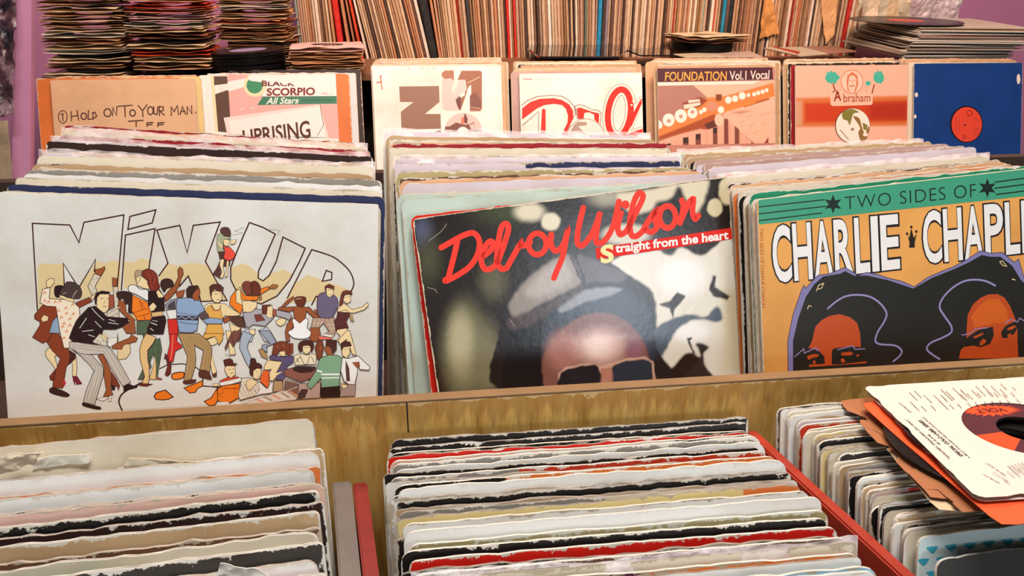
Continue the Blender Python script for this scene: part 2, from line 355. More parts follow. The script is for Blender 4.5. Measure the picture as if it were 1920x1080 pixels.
def run(where, group, keys, cols, meshes, front_name, lean=15, jx=0.004, jz=0.002, seed=1, filmp=0.0, wear=(0.5, 1.6), front=None, jy=.12, jg=.35):
    """keys: back to front (Y, X, Z, g, yaw); cols back to front: 'a', 'a|b@split', with * for a film cover."""
    rnd = random.Random(seed); n = len(cols); out = []
    k0 = keys[-1]; fld = Field(frame_m((k0[1], k0[0], H+k0[2]), k0[4], lean, k0[3]), 0.008, 0.05)
    if front is not None: fld.settle(front.data, front.matrix_world)
    for i, c in reversed(list(enumerate(cols))):
        Y, X, Z, g, yaw = lerp_keys(keys, i/(n-1))
        star = '*' in c; c = c.replace('*', ''); tall = c.count('^'); c = c.replace('^', ''); low = c.count('_'); c = c.replace('_', '')
        a = c; b = None; s = 0.5
        if '|' in c: a, b = c.split('|'); b, s = b.split('@'); s = float(s)
        T = (X+rnd.uniform(-jx, jx), Y, H+Z+rnd.uniform(-jz, jz)+0.004*tall-0.005*low)
        m = worn(CW[a], CW[b] if b else None, s, round(rnd.uniform(*wear), 1), 0.35 if a in ('black', 'red', 'dark brown') else 0.55,
                 wearcol=rnd.choice(['#cfc8b8', '#dad4c8', '#b3a68f']))
        me_ = meshes[rnd.randrange(len(meshes))]; o = put(me_, fld.settle(me_, frame_m(T, yaw+rnd.uniform(-jy, jy), lean, g+rnd.uniform(-jg, jg)), 0.0003), m)
        k = n-i
        desc = a if not b else f'{a} and {b}'
        tag(o, f'{desc} sleeve, {ordw(k)} behind {front_name}', 'record sleeve', group)
        if star or rnd.random() < filmp:
            f = bpy.data.objects.new('plastic_cover', FILMS[rnd.randrange(5)]); COL.objects.link(f); f.parent = o
            f.material_slots[0].link = 'OBJECT'; f.material_slots[0].material = film_milky if star else film_m; f['label'] = 'crumpled clear plastic cover'
        out.append(o)
    return out
B = {}
mix = put(MFLAT[0], frame_m((-.3450, .6615, H-.1895), -.955, 14.4, -3.3), worn('#dedbd2', wear=0.1, k=1.0)); B['mix'] = mix
del_ = put(MFLAT[0], frame_m((-.002, .690, H-.2345), 2.3, 16.4, 5.1), worn('#2a2420', wear=1.2, rough=0.3)); B['portrait'] = del_
cha = put(MFLAT[0], frame_m((.316, .650, H-.213), 2.17, 14.2, 3.8), worn('#dfa053', wear=0.6)); B['twin'] = cha
rs = put(M12[1], frame_m((-.0045, .7000, H-.2340), 1.8, 16.2, 3.8), worn('#d8241a', '#e2c98a', 0.955, wear=0.8, rough=0.4)); tag(rs, 'red sleeve with a yellow border directly behind the tilted portrait sleeve', 'record sleeve')
L_cols = ['tan', 'dark red', 'peach', 'black_', 'tan', 'cream*', 'brown_', 'peach', 'dark red^', 'lilac*', 'tan', 'black_', 'cream', 'dark brown^', 'black_', 'tan', 'lilac*', 'cream', 'brown_', 'tan', 'black_', 'peach', 'orange_', 'grey', 'white', 'navy_', 'cream', 'tan_', 'white', 'navy^', 'cream']
run('left bin', 'sleeves in the left middle bin', [(.892, -.372, -.181, -4.2, -1.5), (.78, -.352, -.184, -3.4, -1.2), (.668, -.341, -.190, -3.3, -1)],
    L_cols, M12, 'the white cartoon cover in the left bin', seed=3, front=mix)
M_cols = ['lilac*', 'white', 'tan', 'cream', 'brown_', 'peach', 'dark red^', 'white|pale green@0.4', 'cream^', 'black_', 'grey', 'lilac*', 'lilac|navy@0.45', 'lilac_', 'black_', 'tan', 'brown', 'black_', 'olive^', 'brown', 'tan_', 'peach^', 'dark brown_', 'lilac^', 'tan_', 'cream', 'grey_', 'pale green^', 'pale green']
run('middle bin', 'sleeves in the centre middle bin', [(.892, -.030, -.196, -1.6, -.8), (.79, -.0185, -.211, -.6, -.5), (.712, -.0130, -.222, .9, .8)],
    M_cols, M12, 'the tilted photo cover with red script', seed=5, front=rs)
R_cols = ['cream*', 'pale green', 'tan', 'cream', 'tan', 'black', 'dusty pink^', 'lilac', 'black_', 'dusty pink^', 'grey', 'lilac^', 'dusty pink', 'white*', 'cream', 'brown_', 'tan', 'dark brown', 'peach', 'cream', 'orange_', 'cream', 'black_', 'white', 'tan_', 'green^', 'cream']
run('right bin', 'sleeves in the right middle bin', [(.862, .3095, -.219, 1.0, .4), (.75, .3155, -.219, 2.4, 1.2), (.660, .3165, -.2165, 3.6, 2.0)],
    R_cols, M12, 'the green and orange cover at right', seed=8, front=cha, jx=.002)
BL = ['cream', 'black_', 'cream^^^', 'tan_', 'white', 'orange_', 'white', 'black_', 'pink^', 'black', 'dark brown', 'tan', 'brown_', 'cream', 'green|cream@0.6', 'dark grey^^', 'white', 'red', 'cream', 'tan']
run('front left crate', 'sleeves in the left front crate', [(.532, -.400, -.356, 1.2, .8), (.45, -.391, -.372, 1.5, 1.2), (.362, -.381, -.385, 1.8, 1.8)],
    BL, M12, 'the near edge of the left crate', seed=11, wear=(1.0, 2.6))
BM = ['black^', 'black', 'black', 'red', 'pink|dark grey@0.75', 'grey', 'white', 'black', 'grey|rust@0.33', 'white', 'black|orange@0.28', 'dark grey_', 'white^', 'white', 'black', 'tan', 'grey|cream@0.5', 'yellow|orange@0.85', 'white', 'black_', 'white^', 'olive', 'black', 'red', 'black_', 'brown', 'cream*', 'purple|orange@0.5', 'white', 'light blue', 'white', 'tan', 'black']
run('front middle crate', 'sleeves in the middle front crate', [(.545, -.033, -.384, -.1, 0), (.46, -.0245, -.385, .2, .2), (.352, -.008, -.387, -.4, -.4)],
    BM, M12t, 'the near edge of the red middle crate', seed=12, wear=(1.0, 2.4), jx=.005, jy=.06)
BR = ['black', 'white', 'cream', 'white', 'tan', 'lilac', 'rust', 'cream', 'cream', 'yellow', 'tan', 'black', 'cream', 'yellow', 'cream', 'black', 'cream', 'tan', 'grey', 'tan', 'black', 'black', 'white', 'black', 'tan', 'tan', 'dusty pink|red@0.1', 'cream', 'black_', 'white', 'black', 'cream', 'yellow|navy@0.2', 'tan', 'white', 'black', 'white', 'cream']
run('front right crate', 'sleeves in the right front crate', [(.535, .3085, -.3650, .6, .6), (.455, .3285, -.3730, 1.0, 1.4), (.390, .3400, -.380, .9, 1)],
    BR, M12t, 'the teal patterned sleeve at bottom right', seed=14, wear=(1.0, 2.2), jx=.004, jy=.03, jg=.2)

# ------------------------------------------------------------ back rack: shelf boards, leaning LPs
YB = 1.942
ZS = H-0.302                              # top of the upper shelf board
XR = at_y(1912, 110, 2.0).x; XL = at_y(30, 120, 1.9).x
br = empty('wall_rack', (0.4, 2.3, 0), 'wooden wall rack with leaning records below and a packed shelf above', 'rack')
shelf_wood = mat('shelf_wood', hexl('#8a5f44'), 0.6, noise_amt=0.25, scale=20)
child('shelf_board', lbox(XL-0.02, XR-0.03, 2.052, 2.64, ZS-0.018, ZS), shelf_wood, br)
child('lower_board', lbox(XL-0.02, XR-0.03, 1.80, 2.25, 0.725, 0.745), dark_ply, br)
child('front_lip', lbox(XL-0.02, XR-0.03, 1.775, 1.795, 0.70, 0.82), dark_ply, br)
child('inner_back', lbox(XL-0.02, XR-0.03, 2.25, 2.27, 0.745, ZS-0.018), dark_ply, br)
for x in (XL, 0.5, XR-0.06): child('leg', lbox(x-0.02, x+0.02, 2.0, 2.04, 0, 0.745), dark_ply, br)

def cluster(where, group, front, fx, fy, cols, dxs, Y=YB, lean=19.4, seed=1, step=0.0075, dz=0.0006, front_mat=None, g=0):
    rnd = random.Random(seed); out = []
    T0 = at_y(fx, fy, Y)
    fo = put(MFLAT[0], frame_m(T0, 0, lean, g), front_mat or worn('#e6e4de')); tag(fo, front[0], 'record sleeve'); fld = Field(fo.matrix_world, 0.008, 0.05); fld.settle(fo.data, fo.matrix_world)
    for i, (c, dx) in enumerate(zip(cols, dxs)):
        k = i+1; T = (T0.x+dx+rnd.uniform(-.001, .001), Y+0.004+k*step, T0.z+k*dz+rnd.uniform(-.0015, .003))
        star = '*' in c; c = c.replace('*', '')
        me_ = M12[rnd.randrange(8)]; o = put(me_, fld.settle(me_, frame_m(T, rnd.uniform(-.15, .15), lean, g+rnd.uniform(-.4, .4))), worn(CW[c], wear=round(rnd.uniform(.6, 1.8), 1), wearcol=rnd.choice(['#cdb394', '#d8bfa2'])))
        tag(o, f'{c} sleeve, {ordw(k)} behind {front[1]} on the back rack', 'record sleeve', group)
        if star:
            f = bpy.data.objects.new('plastic_cover', FILMS[rnd.randrange(5)]); COL.objects.link(f); f.parent = o
            f.material_slots[0].link = 'OBJECT'; f.material_slots[0].material = film_m; f['label'] = 'clear plastic cover'
        out.append(o)
    return fo
B['hold'] = cluster('', 'sleeves behind the handwritten sleeve', ('buff sleeve with handwritten marker song title, leftmost on the back rack', 'the handwritten buff sleeve'), 94, 150,
    ['orange', 'yellow', 'rust', 'peach'], [-.034, .01, .02, .0], Y=1.905, seed=21, front_mat=worn('#e0b890', k=0.95), dz=0.0012)
B['scorpio'] = cluster('', 'sleeves behind the pink and green collage sleeve', ('white and pink collage sleeve with green circle, on the back rack', 'the pink collage sleeve'), 373, 141,
    ['orange', 'pale blue', 'white', 'dark brown'], [.030, .046, .01, .058], Y=1.93, seed=22, front_mat=worn('#f0e9e2', k=1.05), dz=0.0009)
B['n'] = cluster('', 'sleeves behind the brown letter sleeve', ('white sleeve with bold brown letter shapes, on the back rack', 'the brown letter sleeve'), 697, 124,
    ['cream', 'peach', 'tan', 'peach*', 'cream', 'tan', 'peach', 'cream', 'peach', 'tan', 'cream'], [-.004, .010, .018, .004, .022, .012, .0, .006, .012, .004, .01], seed=23, front_mat=worn('#efe9e2', k=1.05))
B['bold'] = cluster('', 'sleeves behind the red script sleeve', ('white sleeve with huge outlined red script, on the back rack', 'the outlined red script sleeve'), 973, 138,
    ['dusty pink', 'peach*', 'tan', 'cream', 'peach', 'tan', 'black', 'peach', 'cream', 'peach', 'tan'], [-.020, -.012, .004, .008, -.004, .01, .002, .006, .0, .008, -.004], seed=24, front_mat=worn('#efe9e2', k=1.05), dz=0.0018)
B['found'] = cluster('', 'sleeves behind the saxophone sleeve', ('brown and pink sleeve with a saxophone and piano keys, on the back rack', 'the saxophone sleeve'), 1232, 127,
    ['tan', 'peach', 'cream*', 'tan', 'black', 'tan', 'cream', 'peach', 'cream', 'tan', 'peach'], [-.006, .006, .012, .028, .022, .036, .04, -.012, .0, .01, .02], seed=25, front_mat=worn('#b98070'), dz=0.0010)
B['abr'] = cluster('', 'sleeves behind the palm tree sleeve', ('peach sleeve with palm trees and rust band, on the back rack', 'the palm tree sleeve'), 1491, 123,
    ['dark red', 'black', 'tan', 'cream', 'grey', 'tan', 'peach', 'cream', 'peach', 'tan'], [-.008, -.012, -.022, -.016, .006, .0, .012, .004, .0, .01], seed=26, front_mat=worn('#e8b49c'), dz=0.0008)
B['blue'] = cluster('', 'sleeves behind the plain blue sleeve', ('plain deep blue sleeve with red centre label, rightmost on the back rack', 'the plain blue sleeve'), 1714, 119,
    ['cream', 'tan', 'cream', 'peach', 'tan', 'peach', 'cream', 'tan'], [-.010, -.004, -.002, -.003, -.006, -.01, -.004, -.006], seed=27, front_mat=worn('#0c3c86', wear=0.3, k=0.9))

# upright LPs on the shelf, spines and openings to the front
def spine_mat(h, rough=0.6, wear=0.5):
    key = ('sp', h, wear)
    if key in _wm: return _wm[key]
    m = bpy.data.materials.new('spine_card'); m.use_nodes = True; nt = m.node_tree; L = nt.links.new; b = nt.nodes['Principled BSDF']; b.inputs['Roughness'].default_value = rough
    tc = N(nt, 'ShaderNodeTexCoord'); mp = N(nt, 'ShaderNodeMapping'); mp.inputs['Scale'].default_value = (1.2, 1, 0.12); L(tc.outputs['Object'], mp.inputs[0])
    oi = N(nt, 'ShaderNodeObjectInfo'); ad = N(nt, 'ShaderNodeVectorMath', operation='ADD'); L(mp.outputs[0], ad.inputs[0]); L(oi.outputs['Random'], ad.inputs[1])
    nz = N(nt, 'ShaderNodeTexNoise'); nz.inputs['Scale'].default_value = 120; nz.inputs['Detail'].default_value = 5; L(ad.outputs[0], nz.inputs['Vector'])
    rp = N(nt, 'ShaderNodeValToRGB'); e = rp.color_ramp.elements; c = hexl(h)
    e[0].position = 0.3; e[0].color = (c[0]*.45, c[1]*.38, c[2]*.34, 1); e[1].position = 0.5; e[1].color = (*c, 1)
    x = e.new(0.72); x.color = (*[min(.85, v*1.15+0.03) for v in c], 1)
    if wear < .3: e[0].color = (*[v*.8 for v in c], 1)
    L(nz.outputs['Fac'], rp.inputs[0]); L(rp.outputs[0], b.inputs['Base Color']); _wm[key] = m; return m
def upright_mesh(seed):
    ph = seed*9.7; vs = []; fs = []; n = 26
    prof = [(-.5, 0.300), (-.5, 0.002), (-.28, 0), (.28, 0), (.5, 0.002), (.5, 0.300)]
    for j in range(n+1):
        v = j/n; bend = 0.05*noise.noise(Vector((v*1.3, ph, 0))); w_ = 1-0.10*abs(noise.noise(Vector((v*9, ph, 4))))
        for (x, y) in prof: vs.append(((x*w_)+bend, y+(0.0016*noise.noise(Vector((v*30, ph+x*3, 2))) if y < .01 else 0), v*S12))
    k = len(prof)
    for j in range(n):
        for i in range(k): fs.append((j*k+i, j*k+(i+1) % k, (j+1)*k+(i+1) % k, (j+1)*k+i))
    fs.append(tuple(range(k))[::-1]); fs.append(tuple(n*k+i for i in range(k)))
    me = mesh('upright_sleeve', vs, fs); me.materials.append(None); return me
UP = [upright_mesh(i) for i in range(6)]
feats = [(566, '#8a9a92', .007, 'pale grey-green spine', 0), (632, '#d01a08', .016, 'broad red spine', 0), (668, '#d8481c', .007, 'orange-red spine', 0), (810, '#12100e', .022, 'wide black spine', 0),
         (868, '#d02818', .004, 'thin red spine', 0), (880, '#3a3430', .010, 'dark grey spine', 0), (953, '#d81c0c', .007, 'scarlet spine', 0), (966, '#d83018', .006, 'second scarlet spine', 0), (1030, '#eee2d4', .009, 'torn white spine', 0),
         (1097, '#6f8a72', .005, 'grey-green spine', 0), (1120, '#0f86b4', .012, 'bright blue spine', 0), (1130, '#8b7a80', .009, 'mauve-grey spine', 0), (1256, '#b8341c', .004, 'rust spine', 0), (1311, '#8fb4a0', .005, 'mint spine', 0),
         (1330, '#b8442a', .005, 'brick red spine', 0), (1345, '#1787a8', .011, 'cyan spine', 0), (1356, '#0f1a20', .014, 'blue-black spine', 0), (1432, '#15110f', .006, 'black spine', 0),
         (1472, '#9e2a1c', .006, 'maroon spine', 0), (1484, '#b06a44', .011, 'russet spine', 0), (1574, '#c02410', .010, 'red spine by the manila bag', 0)]
pal = ['#c8a078', '#d8b48c', '#b08660', '#e0c4a0', '#a07850', '#8a6446', '#e8d2b8', '#c09a80', '#d4a47c', '#b89878', '#6a4a38', '#efdcc8', '#c88a60', '#4a3428', '#cfae90', '#dcb894']
names = {'#c8a078': 'tan', '#d8b48c': 'light tan', '#b08660': 'brown', '#e0c4a0': 'buff', '#a07850': 'mid brown', '#8a6446': 'dark tan', '#e8d2b8': 'cream', '#c09a80': 'dusty tan', '#d4a47c': 'peach-tan', '#b89878': 'grey-tan', '#6a4a38': 'dark brown', '#efdcc8': 'pale cream', '#c88a60': 'copper', '#4a3428': 'blackish brown', '#cfae90': 'beige', '#dcb894': 'sand'}
def theta(xp):
    pts = [(560, 1), (620, 2), (640, 4), (690, 11), (760, 12), (800, 12), (835, 6), (870, 5), (960, 3.0), (1060, 4.5), (1110, 2), (1120, .3), (1400, 0), (1560, 0), (1600, -3)]
    for (a, ta), (b, t_b) in zip(pts, pts[1:]):
        if a <= xp <= b: return ta+(t_b-ta)*(xp-a)/(b-a)
    return pts[-1][1]
YU = 2.335
X = at_z(563, 103, ZS).x; rnd = random.Random(77)
X = (CO+ray(563, 103)*(YU/ray(563, 103).y)).x; fi = 0; last = 'the shelf left end'; cnt = 0; pth = theta(563)
while True:
    xp, yp = px(Vector((X, YU, ZS)))
    if xp > 1600: break
    th = theta(xp)
    if fi < len(feats) and xp >= feats[fi][0]-3:
        _, hx, t, nm, _ = feats[fi]; fi += 1; lab = f'{nm} upright among the shelved records'; last = 'the '+nm; cnt = 0; sm = spine_mat(hx, wear=.2)
    else:
        hx = pal[rnd.randrange(16)]; t = rnd.choice([.0045, .005, .006, .0065, .0075, .009]); cnt += 1
        lab = f'{names[hx]} record spine on shelf, {ordw(cnt)} right of {last}'; sm = spine_mat(hx)
    if th > pth: X += 0.315*math.radians(th-pth)*1.0
    o = bpy.data.objects.new('upright_record', UP[rnd.randrange(6)]); COL.objects.link(o)
    o.material_slots[0].link = 'OBJECT'; o.material_slots[0].material = sm
    o.matrix_world = Matrix.Translation((X+t/2, YU+rnd.uniform(-.007, .004), ZS)) @ Matrix.Rotation(-math.radians(th), 4, 'Y') @ Matrix.Diagonal((t, 1, 1, 1))
    tag(o, lab, 'record', 'upright records on the shelf')
    X += t*1.06/math.cos(math.radians(th))+0.0005; pth = th

# ------------------------------------------------------------ singles: paper sleeves with a centre hole, bare discs
def ring_map(u, size, r0, q):            # u angle 0..1, q 0 = hole rim, 1 = square border
    a = u*2*math.pi; c, s = math.cos(a), math.sin(a); k = 1/max(abs(c), abs(s)); R = min(size/2*k, size/2*1.385)
    r = r0+(R-r0)*q; return c*r, s*r
def single_mesh(seed, size=S7, r0=0.041, gap=0.0028, wave=0.002, torn=0.0, na=96, nq=7):
    ph = seed*13.1; vs = []; fs = []
    for s in (0, 1):
        for j in range(nq+1):
            for i in range(na):
                q = j/nq; x, y = ring_map(i/na, size, r0, q)
                if q == 1:
                    k = 1-torn*max(0, noise.noise(Vector((x*40, y*40, ph+s)))+0.1)*6; x *= k; y *= k
                z = wave*(noise.noise(Vector((x*9, y*9, ph)))*1.6+noise.noise(Vector((x*26, y*26, ph+s*5)))*0.8*q*q)
                g = gap*(0.35+0.65*abs(noise.noise(Vector((x*14, y*14, ph+9)))))*(1 if q < 1 else 0.9)
                vs.append((x, y, z + (g if s else 0)))
    def id(s, j, i): return s*(nq+1)*na+j*na+(i % na)
    for s in (0, 1):
        for j in range(nq):
            for i in range(na):
                f = (id(s, j, i), id(s, j+1, i), id(s, j+1, i+1), id(s, j, i+1)); fs.append(f[::-1] if s == 0 else f)
    for i in range(na):
        if (i*4//na) != 3 or True: fs.append((id(0, nq, i), id(0, nq, i+1), id(1, nq, i+1), id(1, nq, i)))
        fs.append((id(0, 0, i+1), id(0, 0, i), id(1, 0, i), id(1, 0, i+1)))
    me = mesh('single_sleeve', vs, fs, smooth=False); me.materials.append(None); return me
def open_single_mesh(seed, size=S7, r0=0.041, wave=0.0036):
    """two wavy paper sheets parted at the front, joined at the back corners"""
    na, nq = 96, 6; ph = seed*7.7+3; vs = []; fs = []
    for s in (0, 1):
        for th in (0, 0.0004):
            for j in range(nq+1):
                for i in range(na):
                    q = j/nq; x, y = ring_map(i/na, size, r0, q)
                    if q == 1: k = 1-0.02*max(0, noise.noise(Vector((x*50, y*50, ph+s*3)))); x *= k; y *= k
                    op = max(0.0, 0.5-y/size)
                    z = wave*(noise.noise(Vector((x*8, y*8, ph)))+0.9*q*noise.noise(Vector((x*24, y*24, ph+s*6))))
                    vs.append((x, y, z+th+(0.0010+op*0.0062*(1+noise.noise(Vector((x*12, 0, ph)))) if s else 0)))
    W = (nq+1)*na
    def id(l, j, i): return l*W+j*na+(i % na)
    for l in range(4):
        for j in range(nq):
            for i in range(na):
                f = (id(l, j, i), id(l, j+1, i), id(l, j+1, i+1), id(l, j, i+1)); fs.append(f if l % 2 else f[::-1])
    for l in (0, 2):
        for i in range(na):
            fs.append((id(l, nq, i), id(l, nq, i+1), id(l+1, nq, i+1), id(l+1, nq, i)))
            fs.append((id(l, 0, i+1), id(l, 0, i), id(l+1, 0, i), id(l+1, 0, i+1)))
    me = mesh('single_sleeve_open', vs, fs); me.materials.append(None); return me
SG = [open_single_mesh(i) for i in range(6)] + [single_mesh(i) for i in range(3)]
def paper(h):
    key = ('pp', h)
    if key in _wm: return _wm[key]
    m = mat('sleeve_paper', hexl(h), 0.75, noise_amt=0.22, scale=55, bump=0.25, spec=0.2); _wm[key] = m; return m
vinyl = bpy.data.materials.new('vinyl'); vinyl.use_nodes = True
nt = vinyl.node_tree; b = nt.nodes['Principled BSDF']; b.inputs['Base Color'].default_value = (0.008, 0.007, 0.007, 1); b.inputs['Roughness'].default_value = 0.28; b.inputs['Specular IOR Level'].default_value = 0.45
tc = N(nt, 'ShaderNodeTexCoord'); wv = N(nt, 'ShaderNodeTexWave', wave_type='RINGS', rings_direction='SPHERICAL'); wv.inputs['Scale'].default_value = 600
nt.links.new(tc.outputs['Object'], wv.inputs['Vector']); bp = N(nt, 'ShaderNodeBump'); bp.inputs['Strength'].default_value = 0.25; bp.inputs['Distance'].default_value = 0.0003
nt.links.new(wv.outputs['Fac'], bp.inputs['Height']); nt.links.new(bp.outputs[0], b.inputs['Normal'])
def disc_mesh(R, hole, t=0.0018, na=96):
    prof = [(hole, 0), (hole, t), (R*0.5, t), (R-0.001, t), (R, t*0.6), (R, t*0.4), (R-0.001, 0), (R*0.5, 0)]
    vs = []; fs = []; k = len(prof)
    for i in range(na):
        a = 2*math.pi*i/na
        for r, z in prof: vs.append((r*math.cos(a), r*math.sin(a), z))
    for i in range(na):
        for j in range(k):
            fs.append((i*k+j, ((i+1) % na)*k+j, ((i+1) % na)*k+(j+1) % k, i*k+(j+1) % k))
    me = mesh('disc', vs, fs); bm = bmesh.new(); bm.from_mesh(me); bmesh.ops.recalc_face_normals(bm, faces=bm.faces); bm.to_mesh(me); bm.free(); return me
def annulus(r0, r1, z, na=72, name='label'):
    vs = []; fs = []
    for i in range(na):
        a = 2*math.pi*i/na
        for r in (r0, r1): vs.append((r*math.cos(a), r*math.sin(a), z))
    for i in range(na): j = (i+1) % na; fs.append((i*2, i*2+1, j*2+1, j*2))
    return mesh(name, vs, fs)
D7 = disc_mesh(0.0875, 0.019); D7.materials.append(vinyl)
D7s = disc_mesh(0.0875, 0.0036); D7s.materials.append(vinyl)
D12 = disc_mesh(0.1505, 0.0036); D12.materials.append(vinyl)
def disc(me, loc, label, group=None, lab=None, lr=(0.0036, 0.045), rz=0, tilt=(0, 0), t=0.0018):
    o = bpy.data.objects.new('vinyl_record', me); COL.objects.link(o); o.matrix_world = Matrix.Translation(loc) @ Matrix.Rotation(tilt[0], 4, 'X') @ Matrix.Rotation(tilt[1], 4, 'Y') @ Matrix.Rotation(rz, 4, 'Z')
    tag(o, label, 'record', group)
    if lab:
        c = obj('centre_label', annulus(lr[0], lr[1], t+0.0002), lab); c.parent = o
    return o
def flat_field(): return Field(Matrix(((1, 0, 0, 0), (0, 0, 1, 0), (0, 1, 0, 0), (0, 0, 0, 1))), 0.007, 0.007)
def stack(base, group, where, cols, seed, jr=10, jx=0.008, rot=0, ztop=None):
    rnd = random.Random(seed); z0 = ZS if base[2] is None else base[2]; fld = flat_field(); i = 0; z = z0
    while (z < ztop) if ztop else i < len(cols):
        c = cols[i % len(cols)]; first = i == 0
        loc = (base[0]+rnd.uniform(-jx, jx), base[1]+rnd.uniform(-.006, .006), z0+0.006 if first else 0)
        if c == 'D': me_ = D7; m = Matrix.Translation(loc) @ Matrix.Rotation(rnd.uniform(-.008, .008), 4, 'X') @ Matrix.Rotation(rnd.uniform(-.008, .008), 4, 'Y')
        else: me_ = SG[rnd.randrange(6)]; m = Matrix.Translation(loc) @ Matrix.Rotation(rnd.uniform(-.012, .012), 4, 'Y') @ Matrix.Rotation(math.radians(rot+rnd.uniform(-jr, jr)), 4, 'Z')
        if first: fld.settle(me_, m)
        else: m = fld.settle(me_, m, 0.0002, True)
        nm = ordw(i+1)
        if c == 'D':
            o = bpy.data.objects.new('vinyl_record', D7); COL.objects.link(o); o.matrix_world = m; tag(o, f'bare black single, {nm} from bottom of {where}', 'record', group)
        else:
            o = bpy.data.objects.new('single_sleeve', me_); COL.objects.link(o); o.material_slots[0].link = 'OBJECT'; o.material_slots[0].material = paper(c); o.matrix_world = m
            tag(o, f'{PN.get(c, "brown")} single sleeve, {nm} from bottom of {where}', 'record sleeve', group)
        z = m.translation.z; i += 1
    return z
PN = {'#d4a676': 'tan', '#ecd2aa': 'cream', '#e4dcc8': 'off-white', '#b9845a': 'brown', '#e0946c': 'salmon', '#d4552c': 'orange', '#d9c6d2': 'pale lilac', '#e8c4b8': 'pale pink', '#8a5a3c': 'dark brown', '#dcb488': 'buff'}
T_, C_, W_, Bn, Sa, Or, Li, Pk, Dk, Bf = list(PN)
def base_at(x, y, back=0.09): P = at_z(x, y, ZS); return (P.x, P.y+back, None)
b1 = base_at(147, 134); b1 = (b1[0], 2.02+.03, None)
P = at_y(152, 125, 1.955); b1 = (P.x, 2.085, None)
stack(b1, 'singles in the leftmost stack', 'the leftmost stack of singles', [C_, 'D', 'D', 'D', T_, 'D', 'D', C_, 'D', 'D', 'D', W_, C_, T_, W_, C_, Bn, C_, T_, C_, 'D', T_, Bn, 'D', Li, Sa, C_, Sa, Bn, 'D', T_, C_, Bn, T_, C_, Sa, T_, C_, Bn, T_, C_], 31, jr=7, ztop=at_y(150, -25, 2.0).z)
P = at_y(312, 125, 1.955); b2 = (P.x, 2.085, None)
stack(b2, 'singles in the second stack', 'the second stack of singles', ['D', 'D', 'D', 'D', 'D', Bf, 'D', 'D', C_, 'D', Or, 'D', 'D', C_, 'D', 'D', 'D', 'D', Dk, C_, W_, Pk, Pk, Sa, Or, T_, C_, T_, Bn, C_, T_, Sa, C_, T_, Bn, C_, T_, W_, C_, Bn, C_, T_], 32, jr=5, jx=.005, ztop=at_y(300, -25, 2.0).z)
P = at_y(474, 120, 2.1); b3 = (P.x, 2.262, None)
stack(b3, 'singles in the third stack', 'the stack behind the bare discs', [T_, C_, Bn, T_, C_, Dk, C_, T_, Bn, C_, Sa, C_, T_, W_, C_, Bn, W_, T_, C_, Bf, C_, T_, Bn, C_, T_, C_, Bn, C_, T_, W_, C_, T_, Bn, C_], 33, ztop=at_y(480, -25, 2.2).z)
# low stack of bare discs and a low stack with a pinkish top sleeve
P = at_y(456, 120, 1.97); z = ZS+0.001
for i in range(26):
    rr = random.Random(i); top = i == 25
    disc(D7s if top else D7, (P.x+rr.uniform(-.003, .003), 2.048+rr.uniform(-.003, .003), z), f'bare black single, {ordw(i+1)} from the bottom of the low disc stack' if not top else 'black single with lilac label topping the low stack',
         'bare discs in the low stack', mat('lilac_label', hexl('#a89ac4'), 0.5) if top else None, tilt=(-0.02*(i/25), -0.05*(i/25)) if True else (0, 0)); z += 0.0023
P = at_y(606, 120, 1.97)
zt = stack((P.x, 2.088, None), 'sleeved singles in the low stack', 'the low stack beside the bare discs', [T_, C_, Bn, Bf, T_, Pk], 36, jr=7, rot=4, ztop=None)
pk = COL.objects[-1] if False else None
# LPs lying flat at the right end
zl = H-0.272; A = at_z(1690, 113, zl); Lf = at_z(1585, 87, zl)
d1 = (Lf-A).normalized(); ang0 = math.atan2(-d1.x, d1.y)   # rotation of the pile
lpc = ['tan', 'black', 'cream', 'tan', 'cream', 'brown', 'dark brown', 'tan', 'cream', 'brown', 'cream', 'dark grey', 'rust', 'tan', 'black', 'cream', 'tan', 'cream']
z = zl+0.0045; rnd = random.Random(5); fld = flat_field(); fld.c = (.05, .05)
for i, c in enumerate(lpc):
    t = i/len(lpc); a = ang0+rnd.uniform(-.05, .05)-t*0.10
    xd = Vector((math.cos(a), math.sin(a), 0)); yd = Vector((-math.sin(a), math.cos(a), 0))
    org = A + xd*rnd.uniform(-.012, .012) + yd*rnd.uniform(-.01, .01) + Vector((0.03*t+ (0.02 if i > 10 else 0), 0.02*t, 0)); org.z = z
    m = Matrix((xd, Vector((0, 0, -1)), yd)).transposed().to_4x4(); m.translation = org + Vector((0, 0, 0.0045))
    me_ = M12[rnd.randrange(8)]; m = fld.settle(me_, m, 0.0003, i > 0); o = put(me_, m, worn(CW[c], wear=1.5, wearcol='#c9a27c')); tag(o, f'{c} record sleeve lying flat, {ordw(i+1)} from the bottom of the right pile', 'record sleeve', 'sleeves lying flat in the right pile')
    z = m.translation.z
ctr = A + Vector((0.10, 0.17, 0)); ctr.z = z+0.0045
disc(D12, ctr, 'large bare black record with salmon label topping the right pile', None, mat('salmon_label', hexl('#d8604c'), 0.5), (0.0036, 0.05))
ctr2 = ctr+Vector((0.0, 0, -.0022)); 
